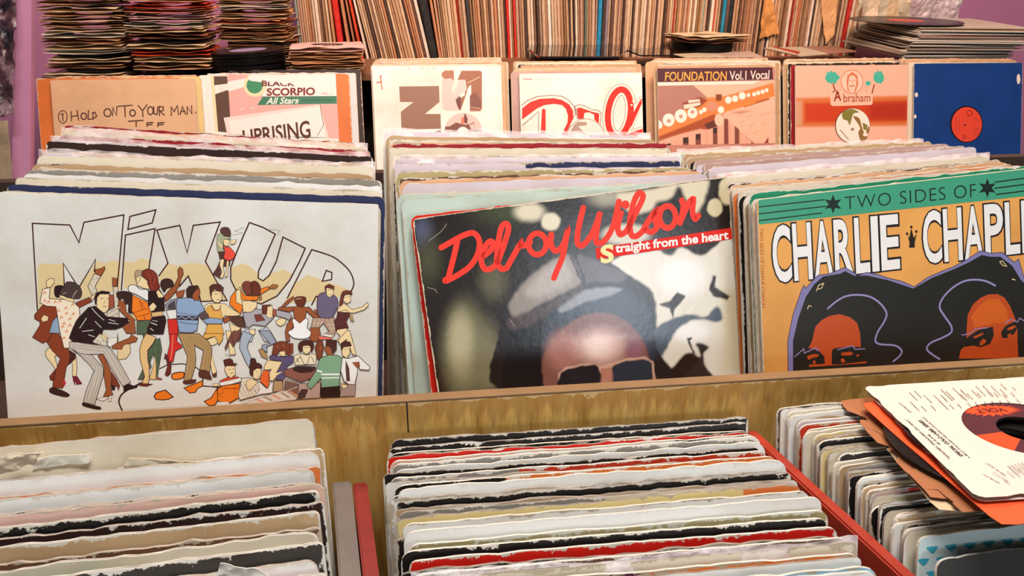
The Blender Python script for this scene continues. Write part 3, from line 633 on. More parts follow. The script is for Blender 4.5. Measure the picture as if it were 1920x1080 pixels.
# glossy black covers lying on the shelf
gloss = mat('gloss_black', (0.012, 0.010, 0.010), 0.06, noise_amt=0.0, spec=0.9, coat=0.5)
def flat_card(pxs, z, th, m, label, name='record_sleeve', group=None, zs=None):
    pts = [at_z(x, y, z) for x, y in pxs]; bm = bmesh.new(); lo = [bm.verts.new((p.x, p.y, z)) for p in pts]; f = bm.faces.new(lo)
    r = bmesh.ops.extrude_face_region(bm, geom=[f])
    for v in r['geom']:
        if isinstance(v, bmesh.types.BMVert): v.co.z += th
    bmesh.ops.recalc_face_normals(bm, faces=bm.faces); bmesh.ops.bevel(bm, geom=bm.edges[:], offset=min(.001, th*.3), segments=2, affect='EDGES')
    c = sum((p for p in pts), Vector())/len(pts); c.z = z
    for v in bm.verts: v.co -= c
    me = bpy.data.meshes.new(name); bm.to_mesh(me); bm.free(); o = obj(name, me, m); o.location = c; return tag(o, label, 'record sleeve' if name == 'record_sleeve' else name.replace('_', ' '), group)
zc = H-0.272
flat_card([(988, 93), (1010, 110), (1160, 110), (1178, 96), (1165, 84), (1010, 84)], zc, 0.006, gloss, 'glossy black sleeve lying flat, mirroring the spines behind it')
flat_card([(1172, 95), (1200, 106), (1262, 106), (1262, 97), (1230, 92)], zc, 0.004, gloss, 'small glossy black sleeve lying flat beside the first glossy one')
flat_card([(1432, 92), (1500, 107), (1606, 98), (1560, 88)], zc, 0.004, worn('#a87a68', size=9), 'dusty brown sleeve lying flat on the back rack records')
flat_card([(1432, 91), (1492, 104), (1500, 98), (1450, 88)], zc+0.0045, 0.002, worn('#b8341f', size=9), 'red-edged sleeve poking out above the dusty brown sleeve')
flat_card([(1262, 103), (1285, 109), (1430, 108), (1405, 97)], zc, 0.003, worn('#c8b0a0', size=9), 'greyish sleeve lying flat under the short disc stack')
P = at_z(1325, 98, zc); P.y -= .02; z = zc+0.0035; rnd = random.Random(9)
for i in range(11):
    disc(D7, (P.x+rnd.uniform(-.004, .004), P.y+0.06, z), f'bare black single, {ordw(i+1)} from the bottom of the short disc stack', 'bare discs in the short stack'); z += 0.0023
for i, c in enumerate([Dk, C_]):
    o = bpy.data.objects.new('single_sleeve', SG[i+2]); COL.objects.link(o); o.material_slots[0].link = 'OBJECT'; o.material_slots[0].material = paper(c)
    o.matrix_world = Matrix.Translation((P.x+0.006+i*.006, P.y+0.06, z+0.003)) @ Matrix.Rotation(0.1+i*.2, 4, 'Z'); z += 0.009
    tag(o, ['dark brown single sleeve lying on the short disc stack', 'cream single sleeve topping the short disc stack'][i], 'record sleeve')

# crumpled sheets: manila bags among the spines, plastic sleeves, torn paper
def sheet(name, pxs, Y, m, label, cat, nx=16, nz=16, amp=0.008, seed=0, dY=0.0, solid=0.0006, smooth=False, fold=30):
    """pxs: bl, br, tr, tl in photo pixels on the depth Y (bottom) .. Y+dY (top)"""
    bl, br_, tr, tl = [at_y(x, y, Y+(dY if i > 1 else 0)) for i, (x, y) in enumerate(pxs)]; vs = []; fs = []
    for j in range(nz+1):
        for i in range(nx+1):
            u, v = i/nx, j/nz; p = (bl*(1-u)+br_*u)*(1-v)+(tl*(1-u)+tr*u)*v
            q = Vector((p.x*fold, p.z*fold, seed)); k = noise.noise(q)+0.5*abs(noise.noise(q*2.3)); p = p+Vector((noise.noise(q*1.7)*amp*.4*(u > 0 and u < 1 or 1), k*amp, noise.noise(q*2)*amp*.4)); vs.append(p)
    c = sum(vs, Vector())/len(vs); c.z = min(v.z for v in vs); vs = [v-c for v in vs]
    for j in range(nz):
        for i in range(nx): a = j*(nx+1)+i; fs.append((a, a+1, a+nx+2, a+nx+1))
    o = obj(name, mesh(name, vs, fs, smooth=smooth), m); o.location = c
    sd = o.modifiers.new('t', 'SOLIDIFY'); sd.thickness = solid
    if label: tag(o, label, cat)
    return o
manila = mat('manila', hexl('#d0914e'), 0.7, noise_amt=0.18, scale=20, bump=0.2)
manila2 = mat('manila_pale', hexl('#e0ab74'), 0.7, noise_amt=0.1, scale=20, bump=0.2)
sheet('paper_bag', [(1424, 73), (1462, 62), (1443, -30), (1436, -30)], 2.318, manila, 'crumpled ochre paper bag poking out between upright records', 'paper bag', amp=0.010, seed=3)
sheet('paper_bag', [(1548, 84), (1566, 62), (1574, -30), (1536, -30)], 2.318, manila2, 'pale manila bag hanging out by the red spine', 'paper bag', amp=0.006, seed=5)
for i, (a, b_, c, d, lab) in enumerate([((1600, 90), (1640, 70), (1655, -30), (1612, -30), 'leftmost of the yellowed clear sleeves behind the flat pile'), ((1636, 80), (1680, 66), (1690, -30), (1648, -30), 'yellowed clear sleeve in the middle behind the flat pile'), ((1676, 60), (1712, 60), (1706, -30), (1688, -30), 'cream sleeve standing left of the crumpled plastic bag')]):
    sheet('clear_sleeve', [a, b_, c, d], 2.33+0.01*i, worn(['#e4cdb0', '#d8bc98', '#e8d2b4'][i], size=9), lab, 'record sleeve', amp=0.014, seed=10+i, fold=16)
sheet('plastic_bag', [(1692, 62), (1788, 58), (1818, -30), (1690, -30)], 2.36, film('bag_film', (0.72, 0.66, 0.64), 0.42), 'crumpled clear plastic bag standing behind the flat pile', 'plastic bag', nx=34, nz=26, amp=0.022, seed=21, fold=22)

# left end: pink post, dark mottled bag, beige box
post = bmesh.new(); pts = []
for (x, y, Y) in ((19, 345, 1.80), (57, 345, 1.80), (58, -40, 1.92), (32, -40, 1.92)): pts.append(at_y(x, y, Y))
f0 = [post.verts.new(p) for p in pts]; f1 = [post.verts.new(p+Vector((0.0, 0.022, 0))) for p in pts]
post.faces.new(f0); post.faces.new(f1[::-1])
for i in range(4): j = (i+1) % 4; post.faces.new((f0[j], f0[i], f1[i], f1[j]))
bmesh.ops.recalc_face_normals(post, faces=post.faces); bmesh.ops.bevel(post, geom=post.edges[:], offset=0.002, segments=2, affect='EDGES')
me = bpy.data.meshes.new('side_post'); post.to_mesh(me); post.free()
child('side_post', me, mat('post_paint', hexl('#b884aa'), 0.55, noise_amt=0.1, scale=14, bump=0.1), br, 'mauve painted side post')
mott = bpy.data.materials.new('mottled_dark'); mott.use_nodes = True; nt = mott.node_tree; b = nt.nodes['Principled BSDF']; b.inputs['Roughness'].default_value = 0.35
tc = N(nt, 'ShaderNodeTexCoord'); nz = N(nt, 'ShaderNodeTexNoise'); nz.inputs['Scale'].default_value = 28; nz.inputs['Detail'].default_value = 6; nt.links.new(tc.outputs['Object'], nz.inputs[0])
rp = N(nt, 'ShaderNodeValToRGB'); e = rp.color_ramp.elements; e[0].position = .38; e[0].color = (*hexl('#1c1420'), 1); e[1].position = .66; e[1].color = (*hexl('#a08a94'), 1); x = e.new(.5); x.color = (*hexl('#4c3038'), 1)
nt.links.new(nz.outputs['Fac'], rp.inputs[0]); nt.links.new(rp.outputs[0], b.inputs['Base Color'])
sheet('printed_bag', [(-40, 228), (22, 212), (30, -30), (-40, -30)], 1.76, mott, 'dark mottled bag hanging at the far left edge beside the mauve post', 'bag', nx=30, nz=40, amp=0.012, seed=31, solid=0.002, dY=.1)
bx = sheet('card_sheet', [(-40, 350), (24, 335), (14, 226), (-40, 232)], 1.73, mat('beige_card', hexl('#93846e'), 0.7, noise_amt=0.2, scale=16), 'beige card sheet with a small dark curved mark at the far left edge', 'card', nx=10, nz=10, amp=0.004, seed=33, dY=.03)

# ------------------------------------------------------------ printed covers
from mathutils.geometry import tessellate_polygon
_pm = {}
def ink(h, rough=0.42, k=1.0):
    key = (h, rough, k)
    if key not in _pm: _pm[key] = mat('ink', hexl(h, k), rough, noise_amt=0.05, scale=60, spec=0.35)
    return _pm[key]
def catmull(p, closed, n=5):
    out = []; m = len(p)
    for i in range(m if closed else m-1):
        a, b, c, d = (p[(i-1) % m], p[i], p[(i+1) % m], p[(i+2) % m]) if closed else (p[max(i-1, 0)], p[i], p[i+1], p[min(i+2, m-1)])
        for j in range(n):
            t = j/n; out.append(tuple(0.5*((2*b[k])+(-a[k]+c[k])*t+(2*a[k]-5*b[k]+4*c[k]-d[k])*t*t+(-a[k]+3*b[k]-3*c[k]+d[k])*t**3) for k in (0, 1)))
    if not closed: out.append(p[-1])
    return out
class Art:
    def __init__(s, sleeve, name, crop=(0, 0, 1), k=1.0, rough=0.42, base=0, u=4.5e-6):
        s.u = u
        s.o = sleeve; s.name = name; s.mw = sleeve.matrix_world.copy(); s.inv = s.mw.inverted(); s.n = s.mw.col[1].xyz.normalized(); s.org = s.mw.translation
        s.crop = crop; s.k = k; s.rough = rough; s.v = []; s.f = []; s.mi = []; s.mats = []; s.layer = base
    def loc(s, p):
        x = s.crop[0]+p[0]*s.crop[2]; y = s.crop[1]+p[1]*s.crop[2]; d = ray(x, y); t = (s.org-CO).dot(s.n)/d.dot(s.n); q = s.inv @ (CO+d*t); return min(max(q.x, .0006), S12-.0006), min(q.z, S12-.0006)
    def m(s, h):
        mm = ink(h, s.rough, s.k)
        if mm not in s.mats: s.mats.append(mm)
        return s.mats.index(mm)
    def add(s, pts2, tris, h, layer):
        pts2 = [(min(max(p[0], .0006), S12-.0006), min(p[1], S12-.0006)) for p in pts2]; y = -0.00008-s.u*layer; b = len(s.v); s.v += [(p[0], y, p[1]) for p in pts2]; mi = s.m(h)
        for t in tris:
            a, bb, c = (pts2[i] for i in t); cr = (bb[0]-a[0])*(c[1]-a[1])-(bb[1]-a[1])*(c[0]-a[0])
            if abs(cr) < 1e-12: continue
            s.f.append(tuple(b+i for i in (t if cr > 0 else t[::-1]))); s.mi.append(mi)
    def pts(s, t):
        return [tuple(float(q) for q in w_.split(',')) for w_ in t.split()] if isinstance(t, str) else t
    def P(s, h, t, o=0, oc='#3a1a16', sm=False, layer=None):
        if layer is None: s.layer += 1; layer = s.layer
        p = s.pts(t)
        if sm: p = catmull(p, True)
        q = [s.loc(w_) for w_ in p]; s.add(q, tessellate_polygon([[Vector((a, b, 0)) for a, b in q]]), h, layer)
        if o: s.S(oc, p+[p[0]], o, layer=layer+0.5)
    def S(s, h, t, w_=3, sm=False, layer=None, taper=False):
        """stroke of width w_ (crop pixels): one continuous ribbon with round ends"""
        if layer is None: s.layer += 1; layer = s.layer
        else: s.k2 = (getattr(s, 'k2', 0)+1) % 9; layer = layer+0.1*s.k2
        p = s.pts(t)
        if sm: p = catmull(p, False)
        q = [Vector(s.loc(x)) for x in p]; c = s.loc((p[0][0]+1, p[0][1])); sc = (Vector(c)-q[0]).length
        if sc < 1e-7: c = s.loc((p[0][0]-1, p[0][1])); sc = (Vector(c)-q[0]).length
        hw = w_*sc/2; r = [q[0]]
        for v in q[1:]:
            if (v-r[-1]).length > 1e-6: r.append(v)
        q = r
        if len(q) < 2: return
        closed = (q[0]-q[-1]).length < 1e-6
        if closed: q = q[:-1]
        n = len(q); d = [(q[(i+1) % n]-q[i]).normalized() for i in range(n if closed else n-1)]; L_ = []; R_ = []
        for i in range(n):
            a_ = d[i-1] if (i > 0 or closed) else d[0]; b_ = d[i] if i < len(d) else d[-1]
            na, nb = Vector((-a_.y, a_.x)), Vector((-b_.y, b_.x)); m_ = na+nb
            m_ = na if m_.length < 0.2 else m_.normalized(); m_ = m_*min(2.2, 1/max(0.3, m_.dot(na)))*hw; L_.append(q[i]+m_); R_.append(q[i]-m_)
        pts2 = [tuple(v) for pr_ in zip(L_, R_) for v in pr_]; tr = []
        for i in range(n if closed else n-1): j = (i+1) % n; tr += [(2*i, 2*i+1, 2*j+1), (2*i, 2*j+1, 2*j)]
        if not closed:
            for e, dr in ((0, -d[0]), (n-1, d[-1])):
                c0 = len(pts2); a0 = math.atan2(dr.y, dr.x); pts2.append(tuple(q[e])); m = 8
                for k in range(m+1): w2 = a0-math.pi/2+math.pi*k/m; pts2.append((q[e].x+hw*math.cos(w2), q[e].y+hw*math.sin(w2)))
                tr += [(c0, c0+1+k, c0+2+k) for k in range(m)]
        s.add(pts2, tr, h, layer)
    def C(s, h, cx, cy, rx, ry=None, o=0, layer=None, n=28, a0=0, a1=360, rot=0, oc='#3a1a16'):
        ry = ry or rx; cr, sr = math.cos(math.radians(rot)), math.sin(math.radians(rot)); pp = []
        for i in range(n):
            a = math.radians(a0+(a1-a0)*i/(n-(0 if a1-a0 == 360 else 1))); x, y = rx*math.cos(a), ry*math.sin(a); pp.append((cx+x*cr-y*sr, cy+x*sr+y*cr))
        s.P(h, pp, o, oc, layer=layer)
    def T(s, txt, h, TL, TR, BR, BL, bold=0.0, layer=None, shear=0.0, space=1.0):
        if layer is None: s.layer += 1; layer = s.layer
        cu = bpy.data.curves.new('txt', 'FONT'); cu.body = txt; cu.offset = bold; cu.shear = shear; cu.space_character = space; cu.resolution_u = 4
        to = bpy.data.objects.new('txt', cu); COL.objects.link(to); bpy.context.view_layer.update()
        me = bpy.data.meshes.new_from_object(to.evaluated_get(bpy.context.evaluated_depsgraph_get()))
        co = [v.co.copy() for v in me.vertices]; x0 = min(c.x for c in co); x1 = max(c.x for c in co); y0 = min(c.y for c in co); y1 = max(c.y for c in co)
        q = [Vector(s.loc(c)) for c in (TL, TR, BR, BL)]; pp = []
        for c in co:
            u = (c.x-x0)/(x1-x0); v = (y1-c.y)/(y1-y0); r = (q[0]*(1-u)+q[1]*u)*(1-v)+(q[3]*(1-u)+q[2]*u)*v; pp.append((r.x, r.y))
        tr = []
        for f in me.polygons:
            vs = list(f.vertices)
            for i in range(1, len(vs)-1): tr.append((vs[0], vs[i], vs[i+1]))
        s.add(pp, tr, h, layer)
        bpy.data.objects.remove(to); bpy.data.meshes.remove(me); bpy.data.curves.remove(cu)
    def done(s, label=None):
        me = mesh(s.name, s.v, s.f, s.mi)
        for m_ in s.mats: me.materials.append(m_)
        o = bpy.data.objects.new(s.name, me); COL.objects.link(o); o.parent = s.o
        if label: o['label'] = label
        return o
def soft_print(sleeve, name, crop, shapes, base, z0, z1, x0=0.0015, x1=S12-0.0015, step=0.0011, rough=0.3, k=1.0, label=None, noise_px=0.0, y=-0.00010):
    """a photographic print: a fine grid whose vertices carry the picture's colours, worked out from soft-edged shapes"""
    mw = sleeve.matrix_world; nx = int((x1-x0)/step)+1; nz = int((z1-z0)/step)+1
    gx, gz = np.meshgrid(np.linspace(x0, x1, nx), np.linspace(z0, z1, nz)); A = np.array(mw)
    Pw = np.stack([gx.ravel(), np.full(gx.size, y), gz.ravel(), np.ones(gx.size)], 0); W = (A @ Pw)[:3].T - np.array(CO)
    zz = W @ np.array(CF); X = ((960+FPX*(W @ np.array(CR))/zz)-crop[0])/crop[2]; Y = ((540-FPX*(W @ np.array(CU))/zz)-crop[1])/crop[2]
    if noise_px:
        rs = np.random.RandomState(3); X = X+noise_px*np.sin(Y*.11+np.sin(X*.07)*2)+rs.randn(X.size)*noise_px*.25; Y = Y+noise_px*np.sin(X*.09+np.sin(Y*.05)*2)
    col = np.tile(np.array(hexl(base, k)), (X.size, 1))
    for sh in shapes:
        h, bl, t = sh[:3]; al = sh[3] if len(sh) > 3 else 1.0
        if isinstance(t, str): p = [tuple(float(q) for q in w_.split(',')) for w_ in t.split()]
        else: p = t
        if len(p) == 1 or (isinstance(t, tuple)):
            cx, cy, rx, ry = t; r = np.sqrt(((X-cx)/rx)**2+((Y-cy)/ry)**2); sd = (r-1)*min(rx, ry)
        else:
            if sh[-1] == 's': p = catmull(p, True, 4)
            d2 = np.full(X.size, 1e12); ins = np.zeros(X.size, bool)
            for (ax, ay), (bx, by) in zip(p, p[1:]+p[:1]):
                ex, ey = bx-ax, by-ay; L2 = ex*ex+ey*ey+1e-9; t_ = np.clip(((X-ax)*ex+(Y-ay)*ey)/L2, 0, 1)
                d2 = np.minimum(d2, (X-ax-t_*ex)**2+(Y-ay-t_*ey)**2)
                cnd = ((ay > Y) != (by > Y)); ins ^= cnd & (X < (bx-ax)*(Y-ay)/((by-ay)+1e-12)+ax)
            sd = np.sqrt(d2); sd[ins] *= -1
        a = np.clip(0.5-sd/(2*bl), 0, 1); a = (a*a*(3-2*a))*(al if not isinstance(al, str) else 1)
        col = col*(1-a[:, None])+np.array(hexl(h, k))*a[:, None]
    vs = [(a, y, b) for a, b in zip(gx.ravel(), gz.ravel())]; fs = [(j*nx+i, j*nx+i+1, (j+1)*nx+i+1, (j+1)*nx+i) for j in range(nz-1) for i in range(nx-1)]
    me = mesh(name, vs, fs); ca = me.color_attributes.new('print', 'FLOAT_COLOR', 'POINT')
    ca.data.foreach_set('color', np.concatenate([col, np.ones((col.shape[0], 1))], 1).astype(np.float32).ravel())
    m = bpy.data.materials.new('photo_print'); m.use_nodes = True; nt = m.node_tree; b = nt.nodes['Principled BSDF']; b.inputs['Roughness'].default_value = rough; b.inputs['Specular IOR Level'].default_value = 0.5
    at = N(nt, 'ShaderNodeAttribute', attribute_name='print'); nt.links.new(at.outputs['Color'], b.inputs['Base Color'])
    tc = N(nt, 'ShaderNodeTexCoord'); nz_ = N(nt, 'ShaderNodeTexNoise'); nz_.inputs['Scale'].default_value = 130; nz_.inputs['Detail'].default_value = 2; nt.links.new(tc.outputs['Object'], nz_.inputs[0])
    bp = N(nt, 'ShaderNodeBump'); bp.inputs['Strength'].default_value = 0.22; bp.inputs['Distance'].default_value = 0.0006; nt.links.new(nz_.outputs['Fac'], bp.inputs['Height']); nt.links.new(bp.outputs[0], b.inputs['Normal'])
    me.materials.append(m); o = bpy.data.objects.new(name, me); COL.objects.link(o); o.parent = sleeve
    if label: o['label'] = label
    return o

# --- left front cover: white, outlined capitals and a crowd of cartoon dancers
tag(mix, 'large white sleeve with outlined capitals and a crowd of cartoon dancers, front of left bin', 'record sleeve')
bpy.context.view_layer.update()
c4 = (0, 380, .37955); a = Art(mix, 'title_lettering', c4)
SAND = '#dcc592'
for t in ('188,312 225,298 262,306 311,300 313,300 318,405 395,412 470,300 472,286 520,300 560,284 596,290 592,430 420,470 190,520', '612,290 650,296 700,276 738,282 728,380 612,430',
          '800,335 830,300 880,312 950,296 1010,306 1018,290 1122,483 990,488 930,362 830,440 780,370', '1143,320 1200,300 1230,312 1276,350 1275,375 1300,385 1335,352 1400,330 1444,352 1400,420 1340,480 1290,499 1200,470 1150,410',
          '1462,395 1520,356 1600,384 1700,420 1738,436 1640,480 1400,500'): a.P(SAND, t)
a.P('#dedbd2', '313,300 318,410 372,402'); 
LN = '#44201c'
for t in ('185,530 160,102 345,110 390,197 415,97 612,60 578,430', '318,412 313,300 378,404', '396,410 472,280 466,340', '642,68 770,35 752,100 632,132 642,68', '600,430 620,160 766,128 734,335',
          '785,362 830,298 775,135 888,112 925,248 955,112 1088,95 1015,290 1122,483 992,488 984,455', '888,412 930,362 950,410', '1420,470 1540,232 1600,250', '1540,505 1562,462 1580,470'): a.S(LN, t, 6.5)
a.S(LN, '1165,430 1140,380 1140,320 1165,255 1200,170 1232,98 1300,122 1360,155 1325,235 1278,335 1275,372 1300,386 1330,360 1365,290 1398,170 1508,225 1480,290 1430,385 1370,460 1290,500 1250,488', 6.5, False)
a.S(LN, '1540,232 1600,250 1660,276 1725,335 1748,395 1736,436', 6.5, True)
a.S(LN, '1612,334 1640,345 1638,380 1592,388 1612,334', 6)
a.S('#a8a89e', '1150,160 1200,150 1160,140 1205,122', 2.5); a.S('#a8a89e', '1330,130 1385,138 1370,160', 2.5)
a.done('dark brown outlined capitals with sandy wash')
OL = '#38191a'
a = Art(mix, 'dancer_illustration', c4, base=24, u=2.5e-6)
# big white disc-shaped note with orange shapes
a.P('#dedbd2', '600,1020 588,985 600,950 680,900 760,850 790,815 850,797 930,800 1000,830 1002,910 1070,905 1060,985 1010,1000', sm=True)
a.S(OL, '603,1024 588,985 600,950 640,920 720,880', 8, True); a.S(OL, '790,820 830,800 900,796 960,808 1005,840 1000,905 1080,912', 6, False)
def c(crop): a.crop = crop
cA = (50, 490, .125); cB = (50, 625, .14354); cC = (230, 480, .13423); cD = cB4 = (230, 625, .14354); cE = (380, 410, .11111); cF = (430, 510, .140625); cG = (400, 620, .15625)
OR = '#f07e22'
c(cD); a.P(OR, '640,560 660,525 740,508 800,515 790,580 700,605 650,590', 14, OL, True); a.P(OR, '412,820 440,775 560,740 660,830 600,860 520,870 430,860', 14, OL); a.P(OR, '800,715 1050,615 1045,690 980,720 950,770 880,780', 12, OL); a.P(OR, '1065,890 1160,840 1230,720 1250,860 1210,935 1130,945', 12, OL)
LS, DS, BR1, BK = '#ecd3a0', '#9c5530', '#8a3d22', '#2c1a1a'
# couple at far left: floral dress and brown suit
c(cB); a.P(LS, '300,190 250,240 260,310 330,400 380,470 400,420 370,300 440,290 400,180', 8, OL, True); a.P('#7a3020', '375,470 300,560 310,610 350,620 380,560', 6, OL)
a.P(BR1, '250,90 290,0 420,0 470,100 560,230 560,380 520,440 500,560 470,720 340,705 355,560 440,330 330,220', 8, OL); a.P(LS, '585,330 600,420 600,560 650,560 660,450 650,300', 7, OL); a.P('#7a2030', '600,560 660,560 725,660 650,670 640,620 630,680 610,620', 5, OL)
a.P('#4a2018', '560,220 640,270 640,330 550,410 570,300', 5, OL); a.P('#3a1f1c', '320,710 440,735 550,790 545,825 470,825 310,775', 6, OL, True)
a.P('#c83040', '490,590 515,650 485,700 470,640', 3, OL)
c(cA); a.P(BR1, '240,660 120,800 120,860 200,910 200,960 90,1140 240,1230 340,1180 440,900 480,700 420,640', 10, OL); a.P(BR1, '740,620 940,540 985,600 780,700', 9, OL); a.P(LS, '960,540 1010,480 1070,490 1020,540 1000,580', 8, OL)
a.P(LS, '215,860 260,800 330,830 320,890 240,910', 8, OL); a.P('#8ea4ba', '390,900 450,830 490,900 500,1080 340,1070', 7, OL); a.P(BK, '430,520 415,440 440,370 550,370 560,470 480,540', 7, OL, True)
FL = '#f2e2c8'
a.P(FL, '240,420 350,390 340,560 480,570 560,570 700,610 790,690 800,820 740,900 690,1020 700,1130 640,1300 560,1300 500,1050 440,680 300,670 200,620', 10, OL)
for x, y in ((270,590),(330,610),(430,610),(500,600),(480,740),(590,700),(690,650),(600,780),(520,840),(700,790),(650,860),(560,930),(540,980),(650,960),(600,1050),(560,1150),(270,470)): a.S('#de7a4a', f'{x-18},{y+16} {x+4},{y-18} {x+20},{y+10}', 13)
a.P(LS, '300,390 295,300 340,260 410,260 415,320 360,390', 8, OL); a.P(LS, '490,500 700,560 710,610 640,600 500,540', 6, OL); a.P('#4a3a36', '500,460 560,380 600,310 680,310 740,330 800,380 830,470 800,550 720,560 600,540 540,500', 9, OL, True); a.S('#a8988c', '690,540 730,470 760,440', 14, True); a.S('#a8988c', '540,490 600,470', 10)
# man in leather jacket and striped trousers
c(cB); a.P(DS, '930,290 1000,270 1040,360 1100,480 1110,600 1100,720 1130,800 1080,820 1000,830 1040,740 1010,560 1010,440', 7, OL); a.P('#e8e2d8', '915,860 1000,830 1070,830 1120,790 1100,890 1070,890 1080,840 1000,885', 5, OL)
a.P('#7a3a28', '1110,500 1180,600 1220,680 1200,750 1180,690 1110,700', 4, OL); a.P(BK, '1110,670 1160,690 1150,745 1110,735', 3)
a.P('#e5cc9a', '1190,0 1190,345 1300,330 1360,250 1350,140 1200,130', 7, OL); a.P(DS, '1350,0 1450,60 1430,110 1270,150 1240,210 1120,200 1130,130 1220,110 1340,60 1370,20', 7, OL)
TR = '#c9c0b2'
a.P(TR, '560,110 800,120 1060,170 1110,210 1200,350 1360,640 1260,690 1130,500 1000,270 800,275 660,260 560,190', 8, OL)
a.P(TR, '600,200 700,265 850,280 960,400 1005,450 1000,560 950,720 890,930 740,900 780,740 880,490 830,420 700,290', 8, OL)
for t in ('600,150 1040,200 1300,660', '580,180 1010,235 1200,600', '700,125 1080,190 1330,640', '740,280 940,430 930,560 830,900', '800,280 980,440 960,600 860,910', '700,280 900,440 880,540 780,880'): a.S('#6e5f56', t, 4)
a.P(BK, '740,905 830,930 960,960 965,990 880,985 740,945', 5, OL, True); a.P(BK, '1265,690 1340,660 1400,685 1465,660 1440,710 1270,755', 5, OL)
c(cA); a.P('#d6cab2', '1020,180 920,370 980,510 1060,460 1030,370 1110,220', 9, OL); a.P(DS, '1030,120 1110,110 1170,75 1180,110 1120,220 1030,180', 8, OL); a.P('#d6cab2', '1300,380 1370,380 1390,880 1200,850 1220,740 1320,700', 8, OL); a.P(DS, '1285,245 1365,255 1350,380 1290,370', 8, OL)
for i in range(26): 
    x = 1230+((i*67) % 150); y = 700+((i*41) % 150); a.S('#6a5a50', f'{x},{y} {x+10},{y+8}', 6)
for x, y in ((1000, 260), (960, 340), (1010, 400), (980, 450), (1040, 240), (1330, 440), (1340, 520), (1330, 600), (1350, 660)): a.S('#7a6a5c', f'{x},{y} {x+18},{y+14}', 7)
a.P(LS, '1040,500 1060,720 1110,760 1180,770 1230,720 1240,580 1240,470 1120,450', 8, OL); a.P(BK, '1020,520 1060,470 1130,440 1250,460 1240,490 1100,490 1060,540 1050,640 1030,640', 6, OL)
a.S(OL, '1110,560 1150,550', 8); a.S(OL, '1200,560 1235,560', 8); a.S(OL, '1150,670 1200,680', 9); a.S(OL, '1180,590 1160,640', 5); a.P('#a0503a', '1240,500 1310,500 1310,680 1230,720', 6, OL)
a.P(BK, '930,690 1030,670 1140,760 1200,830 1500,850 1560,890 1500,960 1330,1020 1150,1020 1100,1180 1060,1250 700,1200 640,1150 700,990 800,830', 9, OL)
for t in ('980,700 1060,790 1160,880', '800,1000 900,850', '1230,920 1380,940', '840,1050 1000,1030', '1030,900 1120,990', '1240,870 1330,900', '930,1100 1020,1130'): a.S('#cfc8c4', t, 12, True)
a.P(LS, '1520,890 1560,830 1600,780 1660,810 1650,870 1620,880 1550,910', 7, OL); c(cB); a.P('#d8cfba', '860,110 960,0 1050,60 1060,130 1040,165 900,130', 5, OL); a.P(LS, '960,20 1020,0 1060,40 1050,110 1010,70', 4, OL); a.P('#e8e2d6', '1070,60 1190,50 1180,120 1090,180 1060,150', 4, OL)
for i in range(14): a.S('#5a4a40', f'{890+(i*37)%150},{80+(i*23)%50} {900+(i*37)%150},{84+(i*23)%50}', 5)
# dark haired singer and the embracing couple
c(cA); a.P(DS, '1390,560 1480,620 1500,760 1620,860 1640,1080 1500,1080 1440,980 1560,900 1400,740 1370,680', 8, OL); a.P('#3a2420', '1350,480 1400,450 1500,450 1590,500 1600,600 1590,760 1530,760 1530,640 1480,640 1450,560 1380,560', 8, OL, True)
a.S('#2a1210', '1385,590 1420,580', 7); a.S('#f0e8e0', '1370,690 1400,700', 9)
c(cC); a.P('#55664c', '200,910 380,890 420,1090 200,1090', 7, OL); a.P(OR, '140,540 230,590 340,640 400,760 400,890 210,900 130,770', 8, OL); a.S('#8a2a14', '240,620 290,790 320,900', 10); a.S('#8a2a14', '270,640 350,820', 7); a.P(OR, '150,790 360,730 380,800 200,850', 6, OL)
a.P('#e9e6e0', '80,460 90,420 140,400 200,420 240,460 340,470 370,520 350,620 290,590 180,530 100,500', 9, OL, True)
a.P('#b09a78', '170,260 190,200 280,200 260,300 200,400 190,340', 7, OL); a.P(LS, '190,300 260,270 350,350 380,460 300,450 200,410', 6, OL)
a.P(BK, '360,480 430,500 520,470 580,560 590,760 560,770 420,790 360,700', 7, OL); a.P('#7c2f22', '270,230 340,180 420,200 480,260 500,360 520,430 480,480 400,480 350,380 360,340 300,300', 8, OL, True)
for t in ('330,220 380,280 400,350', '420,230 450,320 440,400', '380,400 430,450'): a.S('#a84a34', t, 9, True)
a.P('#d9b47c', '400,790 560,770 570,830 420,850', 5, OL); a.P(LS, '370,700 430,645 480,700 440,760 390,770', 6, OL); a.P(LS, '470,500 500,470 580,560 560,580 500,580', 5, OL)
a.P(BK, '420,850 590,830 610,900 570,1090 340,1090 350,1000', 7, OL); a.S('#d8d2cc', '400,930 480,960', 13); a.S('#d8d2cc', '420,900 490,910', 8); a.S('#d8d2cc', '390,1010 430,1040', 12)
a.P('#3c2622', '530,400 560,330 640,315 700,350 710,420 620,450 580,500', 7, OL, True); a.P(DS, '600,640 580,560 650,480 720,420 780,290 770,200 800,150 840,180 850,250 820,300 800,400 740,500 680,570', 8, OL); a.P(DS, '740,500 870,470 850,560 770,590', 6, OL)
c(cD); a.P('#55664c', '260,0 330,0 420,120 330,230 350,370 380,430 260,600 205,600 260,480 330,330 310,200', 6, OL); a.P('#55664c', '440,80 490,60 515,210 480,420 460,560 430,560 440,330 400,270 350,400 330,200', 6, OL)
for t in ('350,200 370,400', '400,130 410,330', '450,120 470,420', '480,140 480,400', '340,260 500,250', '345,320 500,310', '250,540 330,500'): a.S('#3c4c38', t, 4)
a.P('#e5bd80', '310,0 440,50 400,130 330,220 330,340 350,430 350,600 330,670 250,660 290,560 230,330 225,200 260,90', 8, OL); a.P('#e5bd80', '430,290 440,420 440,580 420,605 350,590 400,440', 6, OL)
